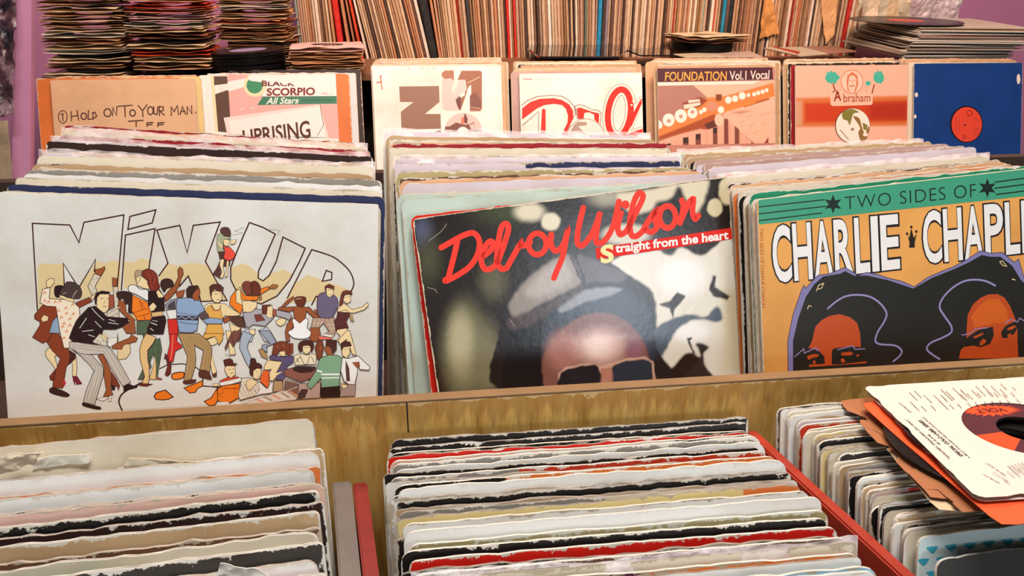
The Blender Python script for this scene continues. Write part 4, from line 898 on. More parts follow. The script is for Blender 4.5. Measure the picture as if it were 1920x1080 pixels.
a.P('#6a2a20', '210,640 260,650 400,660 340,680 320,690 220,680', 4, OL); a.P('#a8604a', '440,560 520,590 510,605 440,600', 4, OL)
# red trousers, blue jumper man
a.P('#cf2f26', '610,0 720,0 710,100 770,150 780,180 690,230 660,370 600,370 590,260 620,130', 7, OL); a.S('#f08a70', '660,20 650,200 630,340', 10); a.P('#6a2a24', '560,260 600,300 605,380 640,380 630,520 590,560 555,540 590,420 570,330 545,330', 6, OL)
c(cC); a.P('#cf2f26', '630,880 770,880 780,1090 650,1090', 8, OL); a.P('#e6e2dc', '610,760 750,740 760,870 650,880', 7, OL); a.P('#8a8f98', '600,680 680,610 770,590 770,740 620,760', 8, OL); a.P('#4a4248', '640,680 730,620 740,740 640,740', 4)
a.P('#d9b47c', '1180,940 1380,930 1380,1000 1420,1090 1140,1090 1180,1010', 6, OL); a.P(LS, '1150,700 1200,660 1260,660 1370,660 1440,670 1500,720 1640,800 1640,830 1500,840 1430,830 1420,850 1390,870 1300,870 1210,850 1150,780', 7, OL)
a.P('#e2aa52', '1180,720 1240,680 1300,760 1370,740 1400,860 1390,900 1200,860 1160,790', 5, OL); a.S('#8a4020', '1240,680 1270,750 1330,760 1370,720 1365,690', 12, True)
a.P('#8fa6c4', '770,590 900,580 1000,590 1080,620 1150,760 1060,820 1060,900 1040,1040 960,1070 790,1060 760,880 750,680', 9, OL); a.P('#3d3440', '760,830 1060,840 1060,900 770,890'); a.S('#b8c4d2', '780,870 830,845 880,880 930,845 980,880 1030,850', 8); a.S('#5a5664', '765,790 900,810 1060,830', 7); a.S('#3a3844', '780,920 900,940 1050,950', 8)
a.P('#5e4a4a', '1060,820 1150,760 1200,820 1210,860 1150,880 1100,880', 6, OL); a.P('#8fa6c4', '1120,890 1220,860 1400,880 1390,945 1170,945', 8, OL); a.P(DS, '1400,880 1500,830 1550,870 1500,900 1420,935', 6, OL)
a.P('#3a2622', '890,470 930,420 1050,410 1080,470 1040,520 1000,500 990,590 900,580', 8, OL); a.P(DS, '1000,500 1060,440 1085,500 1060,620 1000,620 970,560', 7, OL)
a.P(LS, '1230,500 1390,470 1390,600 1340,655 1280,640 1240,580', 8, OL); a.P('#5a3028', '1215,430 1260,395 1350,390 1410,440 1400,500 1330,490 1290,450 1250,490 1240,600 1225,520', 8, OL); a.S(OL, '1285,525 1320,530', 7); a.S(OL, '1350,525 1380,520', 7); a.S('#a04a3a', '1315,610 1350,605', 9)
a.P('#e2aa52', '1190,950 1380,950 1420,1090 1150,1090', 6, OL)
c(cD); a.P('#e2aa52', '1080,0 1310,0 1310,80 1260,150 1200,40 1090,70 1040,50', 7, OL); a.P(LS, '1090,90 1210,40 1260,110 1200,150 1120,160', 5, OL); a.P(LS, '1170,260 1200,400 1230,490 1220,560 1180,560 1150,400', 6, OL); a.P('#6a3a30', '1160,500 1190,530 1230,500 1230,560 1190,570', 4)
TN = '#b08e5e'
a.P(TN, '720,0 1000,0 1130,110 1170,200 1140,500 1010,480 1060,220 940,150 960,330 950,430 900,600 800,620 850,300 760,90', 8, OL)
for t in ('800,80 900,320 850,600', '850,100 930,330 890,600', '900,40 1110,200 1080,480', '960,30 1140,200 1110,480', '860,40 940,140'): a.S('#7a5c38', t, 4)
a.P('#5a3228', '800,620 900,605 960,600 940,640 850,660 800,650', 5, OL, True); a.P('#5a3228', '1010,480 1110,490 1160,570 1150,600 1060,580 1000,560', 6, OL, True)
# orange top dancers
c(cF); a.P(LS, '0,680 160,745 100,870 80,924 20,924 30,800', 6, OL); a.P('#6a4038', '40,924 100,800 160,740 165,820 130,924', 4, OL); a.P('#5a3a30', '0,590 180,590 220,740 120,720 30,660', 6, OL)
a.P(OR, '80,250 20,330 5,430 150,560 180,480 170,380 250,380 380,370 380,310 410,300 540,220 520,190 410,230 300,320 200,310 150,230', 8, OL); a.P(LS, '90,240 150,200 160,360 370,400 370,460 300,540 190,530 170,440 90,400', 7, OL)
a.P('#7a4030', '170,200 200,130 280,130 310,200 290,300 220,290', 6, OL, True); a.P('#6a3226', '290,150 350,120 410,180 410,290 340,320 300,300', 7, OL, True); a.P('#a06a34', '530,200 580,160 650,170 640,200 610,220 550,220', 5, OL); a.P('#a06a34', '390,310 430,310 435,360 400,375', 4, OL)
# crouching man in grey
GR = '#aca8ac'
a.P('#b8bcc6', '220,760 350,760 300,924 160,924', 6, OL); a.P('#b8bcc6', '390,780 510,730 580,830 630,924 470,924', 6, OL); a.P(GR, '180,540 300,530 350,490 440,500 600,600 480,720 320,700 260,740 230,730 200,640', 8, OL); a.P(GR, '620,500 800,540 835,580 800,640 740,610 630,580', 7, OL)
a.P(LS, '620,650 700,610 760,630 740,690 690,720 640,700', 6, OL); a.P('#7c4030', '335,570 420,560 480,640 360,660', 6, OL); a.P(LS, '500,460 570,450 600,520 570,610 520,610 480,560', 6, OL); a.P('#6a3226', '440,440 570,430 510,460 500,560 440,560', 6, OL); a.P('#a05a3a', '585,490 630,500 625,570 590,590 575,560', 5, OL); a.P(LS, '270,760 340,760 350,810 320,840 270,810', 5, OL)
c(cG); a.P('#a9b4c2', '360,0 470,50 420,150 410,210 460,330 430,440 380,350 315,200 330,80', 7, OL); a.P('#9aa0b0', '550,0 680,0 760,140 640,190 650,260 580,220 590,170 680,150', 7, OL); a.P('#b08a5c', '545,230 590,210 650,300 650,340 580,310', 6, OL); a.P(LS, '150,0 210,0 250,180 270,280 200,290 190,200', 6, OL); a.P('#7a4a40', '240,0 340,0 240,200 200,130 150,240 140,200 200,60', 5, OL); a.S('#9a8a84', '145,280 200,300 270,285', 7)
# woman in white from behind, man in purple, woman in dark dress
c(cF); a.P(DS, '850,600 770,690 745,800 760,924 810,924 800,820 860,720', 7, OL); a.P(DS, '1080,740 1200,740 1220,830 1180,924 1100,924 1060,860', 7, OL); a.P('#f2f0ec', '850,620 1040,620 1040,740 1090,800 1060,870 960,890 850,870 785,800 860,740', 8, OL, True)
a.P(DS, '850,470 920,450 1030,470 1060,460 1200,600 1195,630 1130,610 1030,520 1010,620 940,680 870,620', 8, OL); a.P(DS, '860,460 660,470 650,500 800,530 850,510', 6, OL); a.P(DS, '680,470 780,370 860,320 860,350 760,440', 6, OL)
a.P('#6a3020', '870,350 940,325 1020,340 1010,420 960,470 900,430', 7, OL, True); a.S('#d8c8b0', '890,360 960,350', 8); a.P(DS, '1130,500 1160,500 1210,580 1190,600', 4)
a.P('#b0907a', '1120,610 1400,600 1420,790 1400,840 1270,830 1330,790 1260,680 1200,740 1090,740', 6, OL)
for t in ('1150,620 1120,730', '1200,620 1170,730', '1250,620 1210,720', '1300,620 1380,800', '1350,610 1400,760', '1110,680 1250,680', '1290,700 1400,700', '1330,750 1410,750'): a.S('#e4d6bc', t, 5)
a.P('#6c6078', '1190,310 1290,270 1400,310 1450,380 1440,480 1370,600 1290,615 1200,590 1170,480', 8, OL, True); a.P(LS, '1290,210 1390,200 1385,300 1340,340 1300,310', 6, OL); a.P('#6a3626', '1280,260 1275,190 1330,160 1400,190 1395,230 1300,205', 6, OL); a.S(OL, '1310,235 1340,235', 6); a.S(OL, '1350,235 1375,235', 6); a.S('#8a4a3a', '1325,300 1355,300', 6)
a.P('#e27060', '1180,840 1250,860 1370,870 1370,895 1200,900', 5, OL); a.P('#e6d8c8', '1270,820 1400,840 1370,870 1240,850', 4, OL)
a.P(LS, '1440,750 1550,740 1620,820 1650,924 1560,924 1540,850 1480,924 1420,924 1480,850 1430,800', 6, OL); a.P('#5a2c28', '1450,530 1560,500 1610,560 1560,660 1590,740 1420,770 1400,650 1430,610', 7, OL); a.P(LS, '1500,420 1540,420 1640,500 1780,460 1840,400 1860,440 1800,500 1660,545 1600,540 1440,530 1450,490', 7, OL)
a.P(LS, '1530,300 1620,290 1620,390 1570,420 1520,380', 6, OL); a.P('#6a3626', '1500,280 1560,245 1630,260 1630,300 1540,310 1510,430 1470,440', 6, OL, True); a.P('#b08e5e', '1600,570 1640,570 1665,660 1620,650', 4, OL); a.S(OL, '1545,335 1570,335', 6); a.S(OL, '1590,330 1610,330', 6)
# couple hanging from the X
c(cE); a.P('#5a3630', '270,560 380,560 360,640 470,700 460,780 340,800 300,880 330,960 300,1000 180,930 250,820 300,700', 8, OL); a.P(LS, '300,690 370,680 350,800 370,930 340,1000 290,990 330,900 290,780', 7, OL); a.P(LS, '410,700 450,720 430,860 430,960 380,990 400,880', 6, OL)
a.P('#a8ae8c', '250,270 320,240 360,290 470,310 480,340 360,350 350,460 360,550 260,560 240,420', 7, OL); a.P(LS, '320,350 450,350 450,460 370,450 350,380', 5, OL); a.P(LS, '225,340 340,450 350,500 300,480', 5, OL); a.P('#5a3a34', '300,190 340,150 420,145 470,200 470,290 380,290 330,250', 7, OL, True); a.P(LS, '470,370 540,350 580,350 540,420 480,430', 5, OL); a.P('#e8503c', '355,460 400,480 460,480 550,590 520,670 430,700 360,650 380,560', 8, OL, True)
# lower group: cap man, bun woman, purple top, turntable, green jumper, white shirt
c(cG); a.P('#d8492a', '80,600 170,560 300,550 320,580 90,640', 6, OL); a.P(OR, '50,690 120,660 320,630 310,800 190,865 60,840', 7, OL); a.P(OR, '60,690 110,680 120,740 80,760 50,740', 5, OL); a.S('#a83a14', '130,690 300,690', 12); a.S('#a83a14', '60,780 120,790', 7); a.S('#a83a14', '260,650 270,820', 5)
a.P(LS, '135,460 160,420 260,420 270,520 220,565 170,540', 6, OL); a.P('#5c2a22', '125,350 200,330 235,350 240,385 290,395 250,415 140,420', 6, OL); a.S(OL, '180,465 205,460', 5); a.S(OL, '225,460 250,455', 5); a.S(OL, '210,510 240,500', 6)
a.P('#ece8e2', '70,620 200,590 330,560 350,600 220,640 90,660', 6, OL); a.P(LS, '0,630 70,635 90,655 0,670', 5, OL)
a.P('#e3d7c2', '340,570 430,560 560,620 560,720 500,780 320,830 300,760 330,650', 7, OL)
for i in range(40): x = 320+(i*61) % 220; y = 600+(i*37) % 190; a.S('#5a4c44', f'{x},{y} {x+6},{y+14}', 5)
a.P(LS, '400,600 460,570 540,610 440,720 400,680', 5, OL); a.P('#ece8e2', '540,600 640,690 720,600 710,740 560,760 500,780 560,700', 5, OL)
a.P('#4c2822', '440,470 450,400 520,380 580,410 580,450 520,450 480,480 470,530 445,520', 6, OL, True); a.C('#4c2822', 480, 360, 36, 34, 5, oc=OL); a.P(LS, '480,480 520,450 575,450 570,560 520,580 480,560', 6, OL); a.S(OL, '510,495 530,490', 5); a.S('#9a3a30', '535,545 560,545', 6)
a.P(LS, '650,350 830,370 820,430 760,500 840,480 850,500 740,570 720,600 670,590 660,530 700,460 620,470 610,440', 6, OL); a.P('#ec6a30', '600,470 670,480 680,560 660,690 560,600', 6, OL); a.S('#a83a14', '620,500 600,600', 4); a.S('#a83a14', '645,500 640,620', 4)
a.P('#5d5070', '670,310 720,280 800,310 960,300 960,380 890,420 850,590 750,590 760,540 850,480 760,500 830,370 690,340', 7, OL); a.P('#8a4030', '860,150 960,150 960,260 900,300', 4, OL); a.P('#7c3c26', '715,230 740,150 830,125 900,150 930,220 880,280 800,240 760,290 710,280', 7, OL, True); a.S('#b0684a', '760,180 790,210', 8); a.S('#b0684a', '830,150 850,190', 8); a.P(LS, '790,250 860,240 870,300 810,300', 4, OL); a.P('#b8946a', '730,600 830,600 840,720 720,730', 5, OL)
a.P('#ead9b8', '970,300 1040,270 1120,290 1200,270 1240,300 1230,400 980,410', 6, OL)
for t in ('1000,330 1030,380', '1040,290 1090,400 1130,400 1160,290', '1180,310 1210,380', '990,380 1040,310'): a.S('#4a2c22', t, 7)
a.P(LS, '1070,180 1170,170 1170,240 1120,280 1080,250', 5, OL); a.P('#4c2822', '1025,220 1030,150 1090,115 1170,115 1210,170 1180,250 1160,180 1080,180 1060,250', 6, OL, True); a.S('#3a1a18', '1090,200 1160,195', 5); a.P('#7a4028', '1220,200 1260,110 1310,110 1330,200 1300,330 1250,340', 6, OL); a.P(DS, '1270,180 1310,170 1300,240 1270,240', 4, OL)
a.P('#8a5648', '850,470 960,440 1230,430 1220,550 1060,610 860,540', 7, OL); a.P('#3a2420', '960,450 1000,430 1180,430 1220,450 1180,490 1060,500 980,480', 5, OL, True); a.P('#b59a8c', '840,570 1060,630 1290,620 1280,800 1010,820 830,740', 6, OL); a.P('#7a5a50', '870,600 1030,640 1020,760 850,700', 5, OL); a.S('#d8c8be', '880,720 1010,670', 8); a.P('#4a3430', '1010,780 1060,700 1140,700 1100,800 1020,820', 4); a.P('#d8c8ba', '350,870 840,710 1000,800 1000,825 500,880', 5, OL)
for i in range(9): a.S(['#ec7a4a', '#f0e6d8', '#8a6a5a', '#e0d0bc'][i % 4], f'{520+i*50},{820-i*13} {600+i*52},{850-i*9}', 12)
a.P('#7fa684', '1280,330 1380,290 1480,290 1560,330 1650,420 1650,460 1530,460 1510,680 1300,680 1290,570 1170,700 1120,650 1230,480', 8, OL); a.S('#f0f0ea', '1305,520 1510,520', 20); a.S('#f0f0ea', '1310,565 1510,560', 14); a.S('#f0f0ea', '1250,475 1300,490', 20); a.P('#e8e8e4', '1560,360 1600,370 1580,430 1545,420', 2)
a.P('#2c1a18', '1290,680 1520,660 1520,795 1290,800', 5); a.P(DS, '1340,190 1400,180 1440,290 1380,290 1340,240', 5, OL); a.P('#4c2822', '1360,110 1480,110 1480,220 1440,270 1420,200 1350,170', 6, OL)
a.P(LS, '1500,110 1600,0 1640,0 1720,290 1670,280 1600,100 1520,160', 6, OL); a.P('#ece8e0', '1550,320 1620,330 1700,310 1740,300 1880,430 1870,470 1760,460 1730,400 1730,500 1700,640 1640,650 1570,600 1530,480', 8, OL); a.P('#5a3a30', '1590,350 1630,450 1640,600 1600,600 1590,450', 4, OL); a.P(DS, '1670,380 1750,370 1760,430 1720,440', 5, OL)
a.P(LS, '1540,200 1640,180 1640,270 1600,330 1550,290', 6, OL); a.P('#4c2822', '1530,180 1560,130 1640,130 1660,180 1560,195 1545,240', 6, OL); a.S(OL, '1570,220 1595,220', 5); a.S(OL, '1610,215 1635,215', 5); a.P('#a89084', '1540,640 1710,640 1700,780 1520,785', 6, OL); a.P(LS, '1530,620 1600,640 1610,680 1560,690 1530,660', 5, OL); a.P('#dedbd2', '60,850 180,850 200,880 340,880 60,905')
a.done('hand drawn dancing crowd around a turntable')

# --- middle front cover: dim portrait photograph, red brush script
tag(del_, 'tilted portrait photo sleeve with red brush script, front of the centre bin', 'record sleeve'); bpy.context.view_layer.update()
c5 = (700, 320, .39825)
shp = [('#8f8b68', 60, (430, 850, 90, 190)), ('#b0a986', 35, (410, 800, 50, 120)), ('#7b765a', 40, (540, 900, 60, 160)), ('#5d5a42', 45, (565, 520, 60, 80)), ('#3f4426', 60, (610, 190, 110, 50)), ('#52566e', 40, (230, 290, 40, 60)), ('#d4ccb0', 18, (735, 195, 70, 42)), ('#d8d0b6', 8, (835, 240, 44, 42)),
       ('#4a4a34', 50, (260, 420, 50, 90)), ('#9f9a88', 30, (1100, 125, 80, 40)), ('#d2c8ac', 12, '1150,110 1300,90 1560,35 1560,130 1520,200 1480,150 1440,75 1400,130 1340,145 1300,190 1220,200 1180,170', 1, 's'), ('#cbbf98', 6, (1668, 95, 42, 66)), ('#c8be98', 4, (1608, 174, 36, 42)), ('#c9c2ae', 14, (1190, 300, 110, 50)),
       ('#ded8c8', 8, '1120,450 1170,400 1260,385 1330,370 1400,402 1450,360 1540,402 1620,350 1700,330 1790,940 1700,970 1600,965 1540,880 1470,860 1400,935 1330,990 1330,620 1250,520', 1, 's'), ('#cfc2a2', 40, '1640,560 1730,560 1800,960 1640,960'), ('#efece6', 40, (1460, 500, 110, 90)), ('#eeece4', 20, (1500, 760, 80, 50)),
       ('#2f2926', 5, '1345,630 1400,610 1430,572 1470,588 1450,620 1420,650 1410,700 1395,650'), ('#2f2926', 5, '1580,560 1600,490 1612,495 1610,550 1680,590 1665,610 1600,590'), ('#46525e', 9, '1320,760 1400,700 1500,676 1560,690 1620,640 1645,690 1620,712 1520,700 1440,740 1400,800 1350,880', 1, 's'), ('#2d2826', 7, '1520,812 1580,830 1556,862 1560,920 1590,965 1470,970 1500,930 1540,870', 1, 's'), ('#3a3a38', 2.5, '1474,788 1500,782 1500,792 1488,797 1514,862 1506,866'),
       ('#221c1c', 5, '600,1040 590,780 615,690 650,600 730,500 830,420 900,395 1000,398 1110,432 1210,500 1290,590 1315,690 1335,840 1420,960 1350,1000 1320,1010', 1, 's'), ('#303a4a', 34, '790,800 850,640 1000,560 1180,560 1310,650 1330,880 1300,900 1240,780 1120,690 980,680 870,730 800,860'),  # blue-grey band: muted reflected sheen over hair and face, painted into the print
       ('#8f867e', 12, '640,625 730,505 850,418 930,402 980,520 930,560 850,600 760,645 690,700 660,690', 1, 's'), ('#aea69e', 25, '720,560 830,450 910,430 930,520 850,570 760,600', 1, 's'), ('#5e565c', 10, '948,402 1060,425 1190,490 1160,525 1050,522 992,524', 1, 's'), ('#241c20', 2.5, '922,404 930,402 986,520 978,524'), ('#241c20', 2.5, '948,402 955,402 1000,518 992,522'),
       ('#8c9096', 9, '876,632 950,575 1080,550 1170,556 1110,590 990,622 890,668', 1, 's'), ('#4a3c3c', 14, '640,700 760,650 870,600 985,540 990,560 880,640 780,700 700,760 640,740', 1, 's'), ('#7c5248', 10, '808,1030 800,880 850,790 930,712 1050,668 1160,690 1240,760 1290,850 1312,960 1320,1030', 1, 's'), ('#a8746a', 40, (900, 850, 80, 90)), ('#d8b4a8', 45, (1070, 830, 110, 80)), ('#ecd6cc', 35, (1060, 830, 50, 40)), ('#8a5a66', 25, (1230, 850, 40, 60)),
       ('#c9a28c', 2.5, '872,1030 868,960 905,925 1010,905 1072,918 1078,1030'), ('#1c1e24', 3, '882,1030 880,962 912,936 1008,916 1060,928 1066,1030', 1, 's'), ('#c9a28c', 2.5, '1072,918 1120,905 1190,884 1280,876 1318,900 1330,1000 1320,1000 1310,905 1275,888 1190,896 1128,915 1124,930 1074,932'), ('#27323e', 3, '1128,925 1190,898 1275,890 1306,905 1312,965 1290,1000 1140,1010', 1, 's'), ('#b47a66', 8, '1074,932 1122,928 1130,1030 1072,1030'), ('#151518', 6, '600,980 640,760 700,740 790,740 790,900 806,1040 610,1040')]
soft_print(del_, 'photo_print', c5, shp, '#241c18', 0.075, S12-0.0012, rough=0.26, noise_px=1.5, label='blurred portrait of a man in a flat cap and sunglasses')
a = Art(del_, 'script_lettering', c5, rough=0.5, base=6, u=6e-6); RD = '#f0392a'
for t in ('320,362 350,345 380,328 430,302 475,295 500,335 490,395 455,450 400,490 345,518 338,514', '398,318 380,400 352,508', '520,400 552,375 566,345 548,333 522,365 508,420 524,462 556,460 585,432', '585,430 612,360 636,275 624,250 602,270 588,345 582,425 602,462 628,458', '628,458 660,400 692,345 694,352 710,352 738,338', '838,300 836,345 858,378 892,352 914,290 916,286', '912,290 892,400 868,460 850,505',
          '988,175 968,260 960,335 984,352 1028,300 1066,205', '1064,205 1050,290 1052,340 1088,330 1128,262 1156,145', '1166,200 1150,262 1162,300 1192,285', '1192,285 1240,190 1270,122 1248,108 1224,155 1208,240 1214,300 1238,308 1268,285', '1268,285 1304,222 1334,188 1322,225 1336,262 1312,288 1284,280', '1452,140 1460,172 1444,245', '1450,230 1480,160 1506,134 1502,190 1514,226 1530,212'): a.S(RD, t, 27, True)
for (cx, cy, rx, ry) in ((772, 345, 42, 50), (1385, 218, 38, 52)):
    a.S(RD, [(cx+rx*math.cos(q*.2618), cy+ry*math.sin(q*.2618)) for q in range(25)], 26)
a.C(RD, 1186, 160, 20)
a.P('#d9261c', '1045,365 1690,268 1698,320 1052,418', layer=40); a.T('traight from the heart', '#f4eee6', (1138, 345), (1670, 280), (1672, 335), (1140, 400), bold=0.03, layer=43); a.T('S', '#efe2a0', (1068, 352), (1132, 342), (1132, 430), (1070, 440), bold=0.04, layer=45)
a.done('red brush lettering')
a = Art(del_, 'creases', c5, base=3)
for t in ('200,215 235,262 250,330', '262,330 320,285 345,250', '255,550 290,560 300,575', '640,700 668,735', '205,368 240,372'): a.S('#a89c8c', t, 2.4, True)
a.done()

# --- right front cover: green band, orange field, two dark silhouettes
tag(cha, 'orange sleeve with green band and two faces sharing one dark hairdo, at right', 'record sleeve'); bpy.context.view_layer.update()
c6 = (1380, 280, .40755); c7 = (1420, 440, .24085); c8 = (1670, 440, .24085)
a = Art(cha, 'title_lettering', c6, base=1)
a.P('#3d9674', '103,232 118,226 1540,64 1560,190 105,346'); DK = '#15241e'
for t in ('106,265 405,232', '106,297 412,262', '107,328 395,293', '1192,151 1520,108', '1190,179 1520,138', '1196,208 1520,168'): a.S(DK, t, 5)
for cx, cy in ((446, 252), (1156, 178)):
    a.P(DK, [(cx+(44 if i % 2 == 0 else 20)*math.sin(i*math.pi/6), cy-(44 if i % 2 == 0 else 20)*math.cos(i*math.pi/6)) for i in range(12)])
a.T('TWO SIDES OF', DK, (500, 218), (1103, 158), (1105, 218), (502, 277), bold=-0.012, space=1.1)
for w_, q in (('CHARLIE', ((158, 352), (752, 296), (762, 548), (172, 618))), ('CHAPLIN', ((852, 286), (1445, 222), (1452, 462), (862, 530)))):
    n = len(w_); wd = {'I': .45, 'L': .8}; tot = sum(wd.get(ch, 1) for ch in w_); x = 0
    TL, TR, BR_, BL_ = map(Vector, q)
    for ch in w_:
        u0 = (x+.03)/tot; x += wd.get(ch, 1); u1 = (x-.07)/tot; qq = [TL.lerp(TR, u0), TL.lerp(TR, u1), BL_.lerp(BR_, u1), BL_.lerp(BR_, u0)]
        cx = sum((v for v in qq), Vector((0, 0)))/4
        big = [cx+(v-cx)*f for v, f in zip(qq, (1,)*4)]; gx, gy = 7, 7
        big = [qq[0]+Vector((-gx, -gy)), qq[1]+Vector((gx, -gy)), qq[2]+Vector((gx, gy)), qq[3]+Vector((-gx, gy))]
        a.T(ch, '#1c1418', *[tuple(v) for v in big], bold=0.05, layer=12); a.T(ch, '#e4e2de', *[tuple(v) for v in qq], bold=0.022, layer=14)
a.layer = 15
a.P('#241810', '788,392 798,428 796,452 822,452 822,428 832,385 818,408 806,362 796,408'); 
for x, y in ((787, 388), (806, 357), (829, 378)): a.C('#241810', x, y, 6)
a.T('TWO SIDES OF CHARLIE CHAPLIN', '#a8602c', (124, 362), (134, 728), (118, 728), (108, 362), layer=17)
a.done('white outlined condensed capitals and green band')
a = Art(cha, 'portrait_illustration', c6, base=18); HB = '#1f1f1b'; PU = '#7c78a6'
hair = '240,1040 238,880 262,760 300,650 312,625 320,640 375,580 430,572 500,543 548,570 556,582 600,566 650,575 700,592 760,606 820,632 880,590 960,555 1000,540 1060,508 1125,466 1170,478 1225,474 1280,520 1300,505 1325,590 1440,700 1520,860 1540,960'
a.P(PU, hair, 3, '#3a2a4a'); a.P(HB, '262,1040 262,880 285,780 320,680 360,620 400,585 480,572 500,560 545,582 600,580 700,602 815,640 900,592 1000,552 1070,520 1130,486 1170,494 1215,494 1270,535 1310,600 1420,710 1500,860 1520,980 1510,1000')
c(c7); RU = '#b94a1c'
def c(crop): a.crop = crop
c(c7); a.P(HB, '395,1040 390,880 430,760 450,700 520,625 640,600 740,630 800,700 815,1030'); a.P(RU, '398,880 425,830 440,760 452,715 500,665 560,632 640,618 720,642 775,685 798,760 806,875 700,870 600,885 580,900 578,1010 640,1010 850,985 845,1000 400,1030 405,1010 520,1005 522,950 480,905')
a.P(HB, '380,935 430,920 490,915 520,950 525,1005 470,1010 455,985 420,985 400,1020 380,1000'); a.P(RU, '385,945 430,930 480,930 470,950 430,960 395,975'); a.P(RU, '430,985 445,975 455,995 440,1010')
a.P(HB, '585,890 700,880 840,890 850,985 760,975 700,1000 640,1005 600,985'); a.P(RU, '650,920 720,910 750,925 720,940 655,940'); a.P(RU, '645,970 670,960 685,985 660,1000'); a.P(RU, '770,935 795,930 790,945 770,950')
for t in ('548,575 600,530 680,482 780,468 880,485 960,540 1005,612 985,680 940,750 918,820 945,850 1040,858',): a.S('#8f88b8', t, 13, True)
for t in ('290,950 360,888 366,922 455,878 462,900 482,893', '625,895 740,865 762,892 836,888'): a.S('#9078a4', t, 8)
for t in ('458,438 478,392 515,378 500,415 470,425', '390,577 400,552 420,558'): a.S('#dcc58c', t, 6)
c(c8); a.P(RU, '598,625 640,542 700,490 760,465 830,462 885,490 930,560 962,640 985,700 985,800 992,960 530,965 545,895 590,855 590,740'); a.P('#cc5e1c', '625,640 680,560 760,500 840,500 900,580 920,680 800,690 650,720')
a.P(HB, '548,870 600,795 680,742 795,715 802,785 772,850 700,876 640,862 590,872'); a.P(RU, '640,795 715,762 722,775 655,808'); a.P(RU, '695,835 720,808 745,828 728,850 690,866'); a.P(HB, '858,760 890,712 950,682 1005,672 985,725 960,772 900,806 865,802'); a.P(RU, '905,785 932,765 942,788 920,800'); a.P(RU, '910,725 960,705 978,715 940,740 905,745')
a.S('#8f88b8', '0,856 55,872 86,910 62,950 20,985', 13, True); a.S('#8f88b8', '812,396 740,362 650,350 560,366 470,422 400,500 380,568 422,640 470,712 468,762 400,802 310,842 280,890 322,932 380,968', 13, True)
a.S('#9078a4', '553,782 620,768 662,732 750,725', 8); a.S('#9078a4', '892,690 930,658 985,680 1002,650 1040,672', 8); a.S('#dcc58c', '848,208 870,205 902,246 872,240 850,215', 6); a.S('#dcc58c', '945,345 966,352', 7)
a.done('two rust coloured faces under dark hair with lilac squiggles')

# the red and yellow sleeve peeking out around the portrait sleeve

# --- back rack covers
def mk(key, name, crop, k=1.0, base=0): return Art(B[key], name, crop, k=k, rough=0.45, base=base, u=2.5e-5)
k1 = (0, 0, 1/2.7)
a = mk('hold', 'handwriting', k1); MK = '#5a3a2c'
def hw(t, w_=6): a.S(MK, t, w_)
a.S(MK, [(318+22*math.cos(i*.35), 592+32*math.sin(i*.35)) for i in range(19)], 5); hw('318,575 318,612'); hw('310,580 318,574')
for t in ('360,565 362,612', '390,560 398,608', '362,590 396,585', '448,560 446,604 468,602', '470,570 472,602 490,588 480,568 468,572', '570,586 572,545 590,584 592,540',
          '598,538 670,533', '632,536 634,590', '700,535 722,560 745,530', '722,560 724,590', '778,540 780,575 795,580 800,540', '808,585 806,540 828,542 826,560 808,562 832,582', '868,585 866,540 882,565 898,535 904,580', '912,580 924,540 940,578', '916,566 936,562', '948,578 948,540 972,576 970,536', '990,568 992,570',
          '650,614 725,609', '690,612 690,640', '745,640 745,622 775,620', '800,640 800,622 832,620', '745,632 770,630', '800,632 826,630'): hw(t)
for cx, cy, rx, ry in ((425, 588, 14, 16), (545, 570, 18, 20), (672, 572, 14, 16), (762, 560, 14, 20)): a.S(MK, [(cx+rx*math.cos(i*.35), cy+ry*math.sin(i*.35)) for i in range(19)], 6)
a.done('brown marker handwriting')
k5 = (370, 120, 1/6)
a = mk('scorpio', 'cover_print', k5, k=1.0); WH = '#efe9e4'
a.P(WH, '10,130 230,125 290,760 60,750'); a.P('#e9dcb0', '145,130 185,130 245,760 200,760'); a.P('#5d4436', '185,138 335,138 345,220 190,240'); a.P('#5d4436', '200,340 350,290 380,620 300,620 330,770 235,760')
a.P('#e3aea6', '340,125 1580,125 1650,840 380,760'); a.P(WH, '340,200 560,160 700,118 1560,118 1590,360 740,360 700,330 520,260 350,310')
a.C('#e2dcb0', 650, 240, 130, 130); a.C('#3f8c66', 645, 240, 92, 92); a.P(WH, '590,120 760,110 1200,118 1200,190 720,205 600,190 570,170')
a.T('BLACK', '#6a2a24', (725, 185), (1100, 195), (1100, 250), (725, 250), bold=0.03); a.P(WH, '760,160 1120,160 1120,205 980,225 900,200 780,200'); a.T('SCORPIO', '#7a3028', (780, 272), (1325, 262), (1325, 352), (780, 360), bold=0.035)
a.T('VOL. 1', '#b86a60', (1395, 318), (1505, 318), (1505, 346), (1395, 346)); a.P('#3d7c60', '735,368 1590,360 1592,445 675,462')
a.T('All Stars', '#f2efe8', (772, 378), (1140, 375), (1145, 445), (772, 455), bold=0.02, shear=.3); 
for i in range(12): a.P('#2f6650', f'{1180+i*30},398 {1200+i*30},398 {1198+i*30},418 {1178+i*30},418')
a.P('#e6d8d4', '296,605 1380,455 1440,690 1480,830 340,790'); a.P(WH, '350,640 1375,480 1420,690 1440,820 380,790'); a.T('UPRISING', '#5e2a18', (505, 745), (1262, 632), (1280, 830), (520, 905), bold=0.02, shear=-.02); a.P('#4a8f70', '1100,770 1370,725 1400,700 1430,830 1100,830', layer=15.5)
a.layer = 30; a.T('UPRISING', '#54301f', (505, 745), (1262, 632), (1280, 830), (520, 905), bold=0.02, shear=-.02); a.S('#6a5548', '1380,450 1420,690 1350,810', 6)
for t in ('480,520 530,505', '600,510 640,495'): a.S(WH, t, 10)
